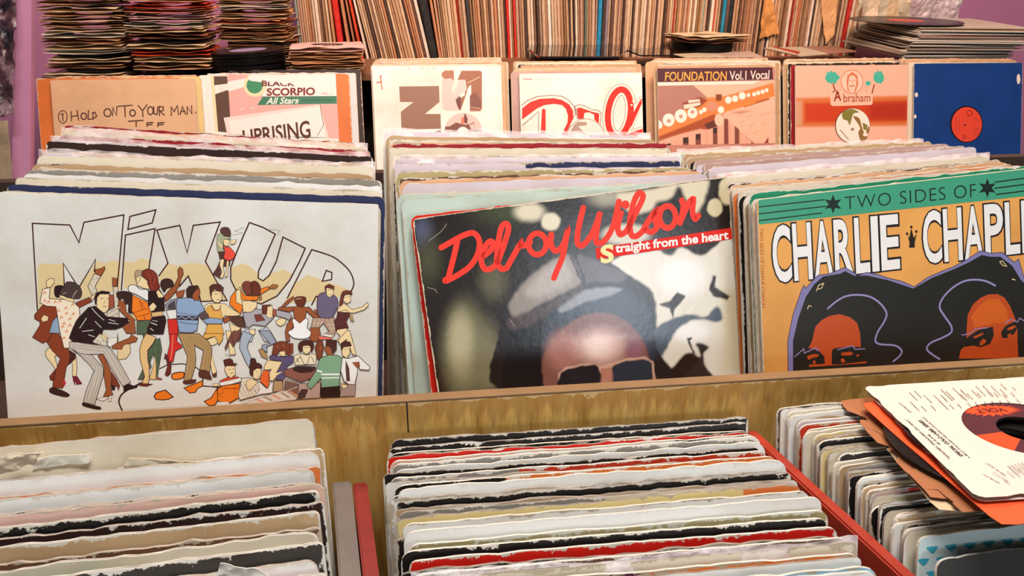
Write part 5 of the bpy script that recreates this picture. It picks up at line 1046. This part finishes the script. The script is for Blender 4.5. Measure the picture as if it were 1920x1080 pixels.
a.P('#efe6e0', '1570,300 1590,170 1600,840 1580,500', layer=3)
a.done('pink, white and green printed collage')
k6 = (680, 120, .14815)
a = mk('n', 'cover_print', k6)
a.P('#8e6a54', '462,285 966,278 972,480 790,632 985,632 992,820 492,830 482,605 645,482 472,480')
BR2 = '#a86a50'
a.P('#dcc0b8', '1000,110 1040,82 1155,80 1160,215 1128,290 1128,385 1230,330 1240,590 1060,592 1020,570 1010,500'); a.P(BR2, '1005,110 1040,84 1152,82 1155,215 1120,180 1040,190 1000,150'); a.P('#9a6448', '1250,85 1490,85 1510,110 1510,560 1490,598 1358,598 1355,400 1375,380 1372,260 1340,290 1240,590 1210,560 1180,460 1290,400 1310,250 1200,200')
a.P('#e0c8c0', '1215,200 1300,200 1320,330 1200,400 1128,385 1190,290'); a.P('#6a3c34', '1175,455 1225,405 1252,455 1230,590 1200,540'); a.P('#7c4e40', '1360,400 1430,350 1500,470 1500,560 1360,560'); a.S('#e8d0b8', '1330,240 1480,165', 8); a.S('#c8a08c', '1370,545 1490,560', 8)
a.C('#dcc0b8', 1275, 860, 240, 240, a0=180, a1=360); a.P('#7a4a3e', '1035,860 1045,790 1100,790 1180,740 1260,760 1300,770 1340,760 1370,820 1510,835 1512,860'); a.P('#d87858', '1245,755 1250,680 1285,670 1290,760'); a.P('#6a342c', '1285,630 1300,630 1330,700 1320,760 1285,740'); a.S('#8a5a48', '1350,770 1400,740 1410,770', 10); a.C('#efe9e2', 1268, 865, 72, 70)
a.P('#7a4a3e', '895,866 990,828 992,866'); a.S('#d86a4a', '225,155 245,320', 14); a.S('#d86a4a', '180,235 240,225', 16); a.C('#d86a4a', 228, 158, 14)
for x in (590, 750, 900): a.C('#d8b8a0', x, 55, 12, 10)
a.done('brown geometric letters with picture cut-outs')
k7 = (950, 120, .14819)
a = mk('bold', 'cover_print', k7); RR = '#e2281a'; GG = '#a8958c'; CC = '#f0dcc4'
def tube(t, sm=True, w_=72):
    a.S(GG, t, w_+50, sm, layer=2); a.S('#efe6da', t, w_+38, sm, layer=3); a.S(RR, t, w_, sm, layer=5)
a.P(GG, '185,515 260,455 380,405 560,390 700,400 800,460 865,545 880,640 790,740 850,890 610,905 720,790 750,690 735,600 690,545 560,535 530,560 530,900 395,900 400,610 200,790', layer=2)
a.P('#efe6da', '185,535 270,470 390,420 560,404 690,414 790,470 850,550 862,640 780,745 690,905 600,905 705,790 738,690 722,610 680,558 560,548 545,570 545,905 410,905 410,590 195,770', layer=3)
a.P(RR, '195,560 300,480 420,440 600,432 700,455 790,510 840,590 845,690 790,790 740,905 690,905 770,740 775,650 750,570 700,520 600,505 480,520 380,565 195,705', layer=5); a.P(RR, '445,580 470,560 492,580 495,900 430,900', layer=5)
a.P(GG, '855,530 910,508 980,520 1080,570 1160,580 1200,610 1190,760 1215,880 1150,880 1080,700 1080,660 1030,640 985,660 985,700 890,700', layer=2); a.P('#efe6da', '868,545 910,522 980,534 1080,584 1150,594 1186,616 1178,760 1200,880 1150,880', layer=3)
a.P(RR, '890,560 930,550 1080,605 1170,625 1165,760 1110,700 1105,640 1040,610 985,620 970,690 905,695', layer=5)
a.C(GG, 1000, 900, 232, 210, a0=180, a1=360, layer=6); a.C('#e8e2da', 1000, 900, 222, 200, a0=180, a1=360, layer=7); a.P('#a89484', '790,890 850,770 900,730 1010,735 1015,775 905,790 1000,890', layer=8)
def ell(cx, cy, rx, ry, rot): return [(cx+rx*math.cos(t)*math.cos(rot)-ry*math.sin(t)*math.sin(rot), cy+rx*math.cos(t)*math.sin(rot)+ry*math.sin(t)*math.cos(rot)) for t in [i*math.pi/16 for i in range(33)]]
E1 = ell(1425, 620, 142, 300, .12)
a.S(GG, E1, 140, layer=2); a.S('#efe6da', E1, 122, layer=3); a.S(RR, E1, 76, layer=5)
for t in ('1420,930 1560,760 1720,470', '1480,950 1600,890 1750,850'): a.S(GG, t, 120, layer=2.2); a.S('#efe6da', t, 106, layer=3.2); a.S(RR, t, 60, layer=5)
a.S('#e6a098', '215,190 320,192', 18); a.S('#d8d0cc', '360,190 550,192', 12); a.S('#d8d0cc', '610,192 690,192', 9)
for x, y in ((1540, 308), (1592, 368), (1600, 470), (1580, 520)): a.C('#e8d8c8', x, y, 14)
a.done('huge red outlined script lettering')
# saxophone cover
k8 = (1220, 110, 1/6)
soft_print(B['found'], 'photo_print', k8, [('#e8b49a', 3, '480,300 1400,240 1400,1000 1240,1000 820,640 640,440'), ('#dca78e', 3, '75,940 840,640 1180,980 1180,1080 75,1080'), ('#a87058', 25, (1050, 620, 110, 30)),
   ('#d88040', 8, '70,800 380,560 640,440 840,420 1380,270 1400,420 860,590 820,620 400,800 70,920'), ('#8a3c20', 10, '360,500 560,430 640,470 560,540 380,580'), ('#a04a20', 12, '380,760 720,620 740,700 620,800 560,790 400,830 80,920 80,880'), ('#5a2a24', 8, '600,740 740,680 760,760 640,800'), ('#7a3a22', 8, '730,400 800,400 800,470 740,480')] +
   [('#f4e6da', 4, (cx, cy, r, r*1.1)) for cx, cy, r in ((90, 745, 42), (202, 690, 66), (340, 645, 68), (470, 610, 56), (565, 600, 22), (605, 575, 24), (790, 575, 36), (875, 465, 36), (950, 450, 34), (1030, 418, 38), (1100, 410, 20), (1165, 400, 22), (1210, 385, 22), (1260, 372, 22), (1305, 355, 20))] +
   [('#b89080', 5, (cx, cy, 22, 22)) for cx, cy in ((205, 700), (340, 650), (470, 600))] + [('#f0d8c4', 4, '370,520 560,490 560,520 380,570'), ('#f0d8c4', 4, '420,470 550,455 555,480 430,500'), ('#c88a70', 4, (690, 535, 60, 55)), ('#e8c0a8', 4, (770, 690, 50, 70))] +
   [('#7a4238', 3, f'{x0},{y0} {x0+w_},{y0-8} {x0+w_+4},1060 {x0},1060') for x0, y0, w_ in ((170, 960, 60), (362, 890, 64), (505, 850, 58), (700, 780, 50), (825, 680, 48), (945, 760, 50))] + [('#3a2220', 3, f'{x0},{y0} {x0+w_},{y0-8} {x0+w_},{y0+60} {x0},{y0+60}') for x0, y0, w_ in ((175, 960, 50), (366, 890, 56), (508, 850, 52), (703, 780, 42))] +
   [('#c89078', 2, f'{x0},{y0} {x0+6},{y0} {x0+6},1060 {x0},1060') for x0, y0 in ((290, 930), (625, 800), (890, 720), (1005, 800), (1070, 850))] + [('#8a3c34', 3, '1130,930 1180,965 1180,1060 1130,1060'), ('#8a3c34', 3, '1270,960 1325,880 1325,1060 1260,1060'), ('#e8b49a', 2, '820,640 1390,560 1390,780 1240,985 1180,965')] +
   [('#d09880', 5, f'{x},{y} {x+60},{y-30} {x+66},{y-22} {x+4},{y+10}') for x, y in ((980, 640), (1080, 660), (1000, 720), (1100, 760), (1220, 640), (1240, 740), (1140, 840), (1300, 620))] + [('#a85a30', 4, '1040,520 1330,440 1340,460 1050,550'), ('#d8843c', 5, '850,560 1180,460 1180,500 840,600')], '#a6766a', 0.12, 0.283, rough=0.45, label='photograph of a saxophone lying on piano keys')
a = mk('found', 'title_lettering', k8, base=4)
a.P('#4a2430', '75,112 1368,98 1376,232 68,262'); a.P('#f2dcd0', '68,268 1240,250 1150,285 68,306'); a.T('FOUNDATION', '#f0a84a', (160, 150), (858, 142), (858, 245), (160, 252), bold=0.012, shear=.08); a.T('Vol.1 Vocal', '#f0d8cc', (888, 142), (1338, 128), (1336, 228), (892, 242), bold=0.012, shear=.06)
a.done('orange and white title on a dark band')
k9 = (1480, 110, .15738)
soft_print(B['abr'], 'photo_print', k9, [('#cc7038', 22, '60,470 1420,440 1420,800 60,815'), ('#bf3c14', 30, '180,530 1420,500 1420,745 180,760'), ('#a82a0e', 60, '950,540 1400,520 1400,720 960,720'), ('#c89878', 30, '60,500 150,500 150,800 60,800')], '#e8b29a', 0.10, S12-0.002, rough=0.45, label='peach ground with rust band')
a = mk('abr', 'cover_print', k9, base=6); TL_ = '#44b09a'
rn = random.Random(2)
for cx, cy, rx, ry in ((510, 225, 82, 78), (1065, 225, 62, 80), (938, 292, 30, 30)):
    n = 22; a.P(TL_, [(cx+rx*(1.0 if i % 2 else rn.uniform(.72, 1.15)+.1)*math.cos(i*2*math.pi/n), cy+ry*(.78 if i % 2 else rn.uniform(.95, 1.25))*math.sin(i*2*math.pi/n)) for i in range(n)])
a.S('#8a3c24', '520,300 545,380', 14); a.S('#8a3c24', '1010,310 985,410', 14); a.S('#c88a74', '920,320 915,400', 5)
a.P('#e8b8a0', '485,400 500,375 620,380 640,420 960,412 992,430 990,540 970,552 520,566 490,550'); a.S('#c8785c', [(745+132*math.cos(i*.2618), 275+140*math.sin(i*.2618)) for i in range(25)], 6); a.C('#eec2ac', 745, 275, 122, 128)
a.P('#c87a54', '680,280 690,200 750,155 810,200 820,300 790,390 770,400 790,330 800,250 770,200 720,205 705,260 700,340 720,400 690,370'); a.S('#b8684c', '715,262 738,262', 7); a.S('#b8684c', '765,260 788,260', 7); a.S('#c0785c', '720,328 775,325', 14); a.S('#b8684c', '752,270 750,300', 5)
a.T('A', '#8a3420', (525, 385), (615, 378), (618, 500), (528, 510), bold=.02); a.S('#8a3420', '515,400 550,380 590,410', 10, True); a.T('braham', '#a0503a', (640, 420), (968, 412), (965, 512), (645, 520), bold=.01)
a.C('#4a1c10', 752, 800, 210, 212); a.C('#efe2d4', 755, 800, 203, 206); GRN = '#7c7838'
a.P(GRN, '630,640 740,600 830,640 760,660 720,790 690,740 640,720', sm=True); a.P('#8a6a3a', '760,690 830,710 860,800 900,900 940,800 950,860 910,970 850,980 820,880 840,820', sm=True); a.P(GRN, '870,760 930,790 920,860 880,840'); a.C('#e8ddd0', 905, 905, 30, 22); a.S('#a89080', '605,850 700,960', 12); a.C('#8a6a4a', 750, 842, 17)
a.done('teal palm trees, bearded head medallion and centre label')
a = mk('blue', 'cover_print', (1220, 0, 1/2.7), base=2)
a.C('#1a0e18', 1598, 629, 84, 94); a.C('#d8452e', 1600, 630, 77, 88); a.S('#a83020', [(1615+12*math.cos(i*.35), 573+14*math.sin(i*.35)) for i in range(19)], 6); a.C('#2a1a30', 1590, 633, 5)
for y in (600, 615, 650, 665, 680): a.S('#b83a28', f'1638,{y} 1662,{y+2}', 5)
a.S('#b83a28', '1545,590 1546,660', 4); a.S('#b83a28', '1560,585 1562,665', 3); a.C('#b83a28', 1588, 692, 12)
a.done('red round label showing through the centre')
for cx, cy, rx, ry in ((1862, 400, 9, 26), (1345, 480, 8, 12), (1339, 590, 6, 10)):
    a = mk('blue', 'worn_chip', (1220, 0, 1/2.7), base=2); a.C('#e8d8cc', cx, cy, rx, ry); a.done('pale chipped spot')

# ------------------------------------------------------------ loose singles on the right front crate
A0 = at_z(1618, 725, H-.347); B0 = at_z(1832, 934, H-.328); e1 = (B0-A0).normalized()
best = None
for q in range(-60, 61):
    D = Vector((1, 0, q/100)); D = (D-e1*D.dot(e1)).normalized(); e = px(A0+D*0.14); l = 725+(e[0]-1618)*(706-725)/(1920-1618)
    if best is None or abs(e[1]-l) < best[0]: best = (abs(e[1]-l), D)
D = best[1]; Nn = D.cross(-e1); sz = (B0-A0).length
ctr = A0+D*sz/2+e1*sz/2
def pile_m(dz, rot=0, dx=0, dy=0):
    m = Matrix((D, -e1, Nn)).transposed().to_4x4(); m.translation = ctr+Nn*dz+D*dx-e1*dy; return m @ Matrix.Rotation(math.radians(rot), 4, 'Z')
def place_single(me, m, material, label, cat='record sleeve', name='single_sleeve'):
    o = bpy.data.objects.new(name, me); COL.objects.link(o); o.matrix_world = m
    if len(o.material_slots) and material: o.material_slots[0].link = 'OBJECT'; o.material_slots[0].material = material
    return tag(o, label, cat)
TOPS = single_mesh(3, size=sz, r0=0.0425, gap=0.0014, wave=0.0006, torn=0.10, na=192, nq=8); TOPS.materials.clear(); TOPS.materials.append(None)
# the top sleeve as two sheets with the record between them
def sheet_ring(seed, size, r0, wave, torn, z0, th=0.0004):
    na, nq = 192, 8; ph = seed*5.5; vs = []; fs = []
    for s_ in (0, 1):
        for j in range(nq+1):
            for i in range(na):
                q = j/nq; x, y = ring_map(i/na, size, r0, q)
                if q == 1: k = 1-torn*max(0, noise.noise(Vector((x*60, y*60, ph)))-0.05); x *= k; y *= k
                z = wave*(noise.noise(Vector((x*10, y*10, ph)))+0.8*q*q*noise.noise(Vector((x*30, y*30, ph)))); vs.append((x, y, z0+z+th*s_))
    def id(l, j, i): return l*(nq+1)*na+j*na+(i % na)
    for l in (0, 1):
        for j in range(nq):
            for i in range(na): f = (id(l, j, i), id(l, j+1, i), id(l, j+1, i+1), id(l, j, i+1)); fs.append(f if l else f[::-1])
    for i in range(na): fs.append((id(0, nq, i), id(0, nq, i+1), id(1, nq, i+1), id(1, nq, i))); fs.append((id(0, 0, i+1), id(0, 0, i), id(1, 0, i), id(1, 0, i+1)))
    return vs, fs
v1, f1 = sheet_ring(4, sz, 0.0425, 0.0003, 0.05, 0.0); v2, f2 = sheet_ring(5, sz*0.985, 0.0425, 0.0004, 0.12, -0.0038)
me = mesh('single_sleeve', v1+v2, f1+[tuple(i+len(v1) for i in f) for f in f2]); me.materials.append(None)
top = place_single(me, pile_m(0), mat('cream_paper', hexl('#c9c3b8'), 0.7, noise_amt=0.06, scale=30, bump=0.15, spec=0.2), 'cream paper single sleeve with printed slogans, topping the loose pile at right')
rec = place_single(D7, pile_m(-.0026), None, 'black single with orange and maroon label inside the cream printed sleeve', 'record', 'vinyl_record')
lb = obj('centre_label', annulus(0.0195, 0.0435, 0.00205), mat('maroon_label', hexl('#4c2028'), 0.45)); lb.parent = rec
orange_ink = mat('orange_label', hexl('#e04a22'), 0.4)
def sector(a0, a1, r0, r1, z):
    vs = []; fs = []; n = 14
    for i in range(n+1):
        q = math.radians(a0+(a1-a0)*i/n); vs += [(r0*math.cos(q), r0*math.sin(q), z), (r1*math.cos(q), r1*math.sin(q), z)]
    for i in range(n): fs.append((i*2, i*2+1, i*2+3, i*2+2))
    return vs, fs
vv = []; ff = []
for a0, a1 in ((188, 228), (262, 325), (350, 395)):
    v_, f_ = sector(a0, a1, .0197, .0433, 0.00215); b0 = len(vv); vv += v_; ff += [tuple(i+b0 for i in f) for f in f_]
bc = Vector((-0.008, 0.0315)); pp = []; rn = random.Random(4)
for i in range(44):
    q = i*2*math.pi/44; r = 1.0 if i % 2 else rn.uniform(1.25, 1.6); pp.append((bc.x+0.0175*r*math.cos(q), bc.y+0.0068*r*math.sin(q)))
b0 = len(vv); vv += [(x, y, 0.0022) for x, y in pp]; ff += [tuple(b0+i for i in t) for t in tessellate_polygon([[Vector((x, y, 0)) for x, y in pp]])]
o = obj('label_print', mesh('label_print', vv, ff), orange_ink); o.parent = lb
cu = bpy.data.curves.new('t', 'FONT'); cu.body = 'VOLT'; cu.size = 0.009; cu.align_x = 'CENTER'; cu.align_y = 'CENTER'; cu.offset = 0.0003; to = bpy.data.objects.new('t', cu); COL.objects.link(to); bpy.context.view_layer.update()
me = bpy.data.meshes.new_from_object(to.evaluated_get(bpy.context.evaluated_depsgraph_get())); bpy.data.objects.remove(to)
o = obj('label_lettering', me, ink('#5a1c18')); me.materials.clear(); me.materials.append(ink('#5a1c18')); o.parent = lb; o.location = (bc.x, bc.y, 0.0024); o.rotation_euler = (0, 0, math.pi)
# printing on the cream sleeve
class Flat(Art):
    def __init__(s, sleeve, name, crop, z):
        Art.__init__(s, sleeve, name, crop); s.n = s.mw.col[2].xyz.normalized(); s.z = z
    def loc(s, p):
        x = s.crop[0]+p[0]*s.crop[2]; y = s.crop[1]+p[1]*s.crop[2]; d = ray(x, y); t = (s.org+s.n*s.z-CO).dot(s.n)/d.dot(s.n); q = s.inv @ (CO+d*t); return q.x, q.y
    def add(s, pts2, tris, h, layer):
        b = len(s.v); s.v += [(p[0], p[1], s.z+0.000003*layer) for p in pts2]; mi = s.m(h)
        for t in tris:
            a_, bb, c_ = (pts2[i] for i in t); cr = (bb[0]-a_[0])*(c_[1]-a_[1])-(bb[1]-a_[1])*(c_[0]-a_[0])
            if abs(cr) > 1e-12: s.f.append(tuple(b+i for i in (t if cr > 0 else t[::-1]))); s.mi.append(mi)
bpy.context.view_layer.update()
kt = (1600, 690, 1/6); a = Flat(top, 'printed_text', kt, 0.00075); IK = '#3a2c28'
def line(txt, S_, E_, h, bold=0.0):
    S_ = Vector(S_); E_ = Vector(E_); U = Vector((-h, .06*h))/2; a.T(txt, IK, tuple(S_+U), tuple(E_+U), tuple(E_-U), tuple(S_-U), bold=bold)
line('"GOLDEN TREASURES ON WAX"', (1088, 1022), (592, 575), 30, .01); line('45 R.P.M.', (975, 862), (838, 742), 28, .01); line('SPECIAL GOLD LABEL SERIES', (1225, 992), (745, 585), 46, .02); line('A MUST FOR EVERY RECORD COLLECTION', (1310, 1012), (785, 553), 22, .01)
line('QUALITY', (648, 500), (520, 388), 30); a.crop = (1600, 830, 1/6); line('QUALITY', (1642, 455), (1465, 352), 30); line('"SPECIAL GOLD"', (1720, 375), (1490, 225), 26); a.crop = kt
rn = random.Random(6)
def dashes(x, y, L, w_=9, dx=.74, dy=.68):
    p = 0
    while p < L:
        l = rn.uniform(8, 26); l = min(l, L-p); a.S('#6a5248', f'{x+p*dx:.1f},{y+p*dy:.1f} {x+(p+l)*dx:.1f},{y+(p+l)*dy:.1f}', w_*rn.uniform(.7, 1)); p += l+rn.uniform(5, 9)
for x, y, L in ((690, 258, 130), (630, 275, 150), (640, 380, 175), (790, 300, 150), (875, 425, 90), (765, 430, 90), (905, 305, 160), (985, 385, 145), (985, 240, 210), (985, 305, 120), (1045, 265, 150), (1120, 225, 210), (1205, 245, 160), (1085, 415, 75), (1170, 405, 75), (1285, 395, 70), (1370, 390, 75), (1475, 385, 75), (1555, 375, 70), (1645, 370, 75), (1725, 360, 80), (1830, 350, 80),
                (1210, 300, 110), (1280, 290, 110), (1330, 250, 150), (1380, 210, 170), (1390, 280, 90), (1460, 205, 180), (1500, 260, 110), (1550, 205, 170), (1580, 280, 90), (1655, 180, 110), (1650, 240, 140), (1680, 300, 70), (1790, 220, 60), (1770, 280, 80)): dashes(x, y, L, dx=.62, dy=.62)
a.crop = (1600, 830, 1/6)
for i in range(9): dashes(1735+i*38, 265-i*8, 150-i*6, 9, .7, .62)
for i in range(6): dashes(1730+i*60, 330-i*12, 120, 9, .72, .6)
for x, y in ((1575, 340), (1665, 395), (1700, 430)): dashes(x, y, 90, 9, .8, .55)
a.done('brown printed slogans')
# what lies under it
ob = single_mesh(6, size=sz*1.02, gap=0.0012, wave=0.0008, na=96, nq=6); ob.materials.clear(); ob.materials.append(None)
place_single(ob, pile_m(-.0068, 4.5, -.002, -.013), mat('orange_paper', hexl('#e0552a'), 0.6, noise_amt=0.15, scale=25), 'orange paper sleeve directly under the cream printed sleeve')
place_single(D7, pile_m(-.0095, 0, -.012, -.002), None, 'bare black single sticking out under the orange sleeve', 'record', 'vinyl_record')
place_single(D7, pile_m(-.0118, 0, -.010, -.004), None, 'second bare black single, lower in the loose pile', 'record', 'vinyl_record')
m3 = single_mesh(8, size=sz, gap=0.0016, wave=0.0014, na=96, nq=6, torn=.1); m3.materials.clear(); m3.materials.append(None)
place_single(m3, pile_m(-.0150, 1.0, -.0175, .006), mat('brown_paper', hexl('#9a6440'), 0.6, noise_amt=0.25, scale=25), 'brown dog-eared paper sleeve sticking out left near the pile bottom')
TH = [single_mesh(50+i, size=sz, gap=0.0008, wave=0.0006, na=96, nq=6, torn=.06) for i in range(2)]
place_single(TH[0], pile_m(-.0178, -3, -.013, .008), paper('#c8ae8c'), 'tan paper sleeve at the bottom of the loose pile')
place_single(TH[1], pile_m(-.0200, 9, .024, -.026), paper('#3a342e'), 'dark paper sleeve jutting forward under the orange sleeve')
# front records of the right crate: teal pattern, then dark grey
T = at_y(1722, 1006, .3815); tl = put(M12t[1], frame_m(T, 1, 15, .8), worn('#c4d4d2', wear=.8)); tag(tl, 'pale sleeve with teal drop pattern, second from the front at bottom right', 'record sleeve'); bpy.context.view_layer.update()
a = Art(tl, 'teal_pattern', (1280, 680, 1/2.7), base=2)
for i in range(7):
    for j in range(3): x = 1235+i*95-(j % 2)*45; y = 935+j*62-i*9; a.P('#3a9fb4', f'{x},{y} {x+55},{y-6} {x+48},{y+14} {x+30},{y+30} {x+12},{y+16}', sm=True)
a.done('teal drops')
T = at_y(1757, 1046, .3665); dk = put(M12t[3], frame_m(T, 1, 15, .8), worn('#3c3a36', wear=.5)); tag(dk, 'dark grey leathery sleeve at the very front of the bottom right crate', 'record sleeve')
# torn and crumpled paper sticking up in the left crate
tp = mat('torn_paper', hexl('#dccfb4'), 0.8, noise_amt=0.12, scale=30, bump=0.2)
tp2 = mat('torn_paper_pale', hexl('#e6dfd0'), 0.8, noise_amt=0.1, scale=30, bump=0.2)
sheet('torn_paper', [(-30, 905), (62, 872), (78, 848), (-20, 855)], .505, tp, 'crumpled torn cream inner sleeve', None, nx=24, nz=16, amp=0.007, seed=41, fold=60, solid=.0004)
sheet('torn_paper', [(60, 880), (165, 868), (170, 852), (70, 858)], .512, tp2, 'small torn pinkish edge', None, nx=20, nz=8, amp=0.003, seed=42, fold=50, solid=.0004)
sheet('torn_paper', [(230, 880), (405, 885), (402, 868), (240, 858)], .508, tp, 'long torn cream inner sleeve edge', None, nx=30, nz=8, amp=0.003, seed=43, fold=50, solid=.0004)
sheet('torn_paper', [(405, 1090), (520, 1090), (470, 1066), (412, 1058)], .384, tp2, 'white torn corner', None, nx=20, nz=12, amp=0.004, seed=44, fold=50, solid=.0004)

bpy.context.view_layer.update()
for o in [o for o in COL.objects if o.name.startswith('torn_paper')]:
    c = min((p for p in COL.objects if p.get('group') == 'sleeves in the left front crate'), key=lambda p: abs((p.matrix_world.inverted() @ o.matrix_world.translation).y))
    mw = o.matrix_world.copy(); o.parent = c; o.matrix_parent_inverse = c.matrix_world.inverted()
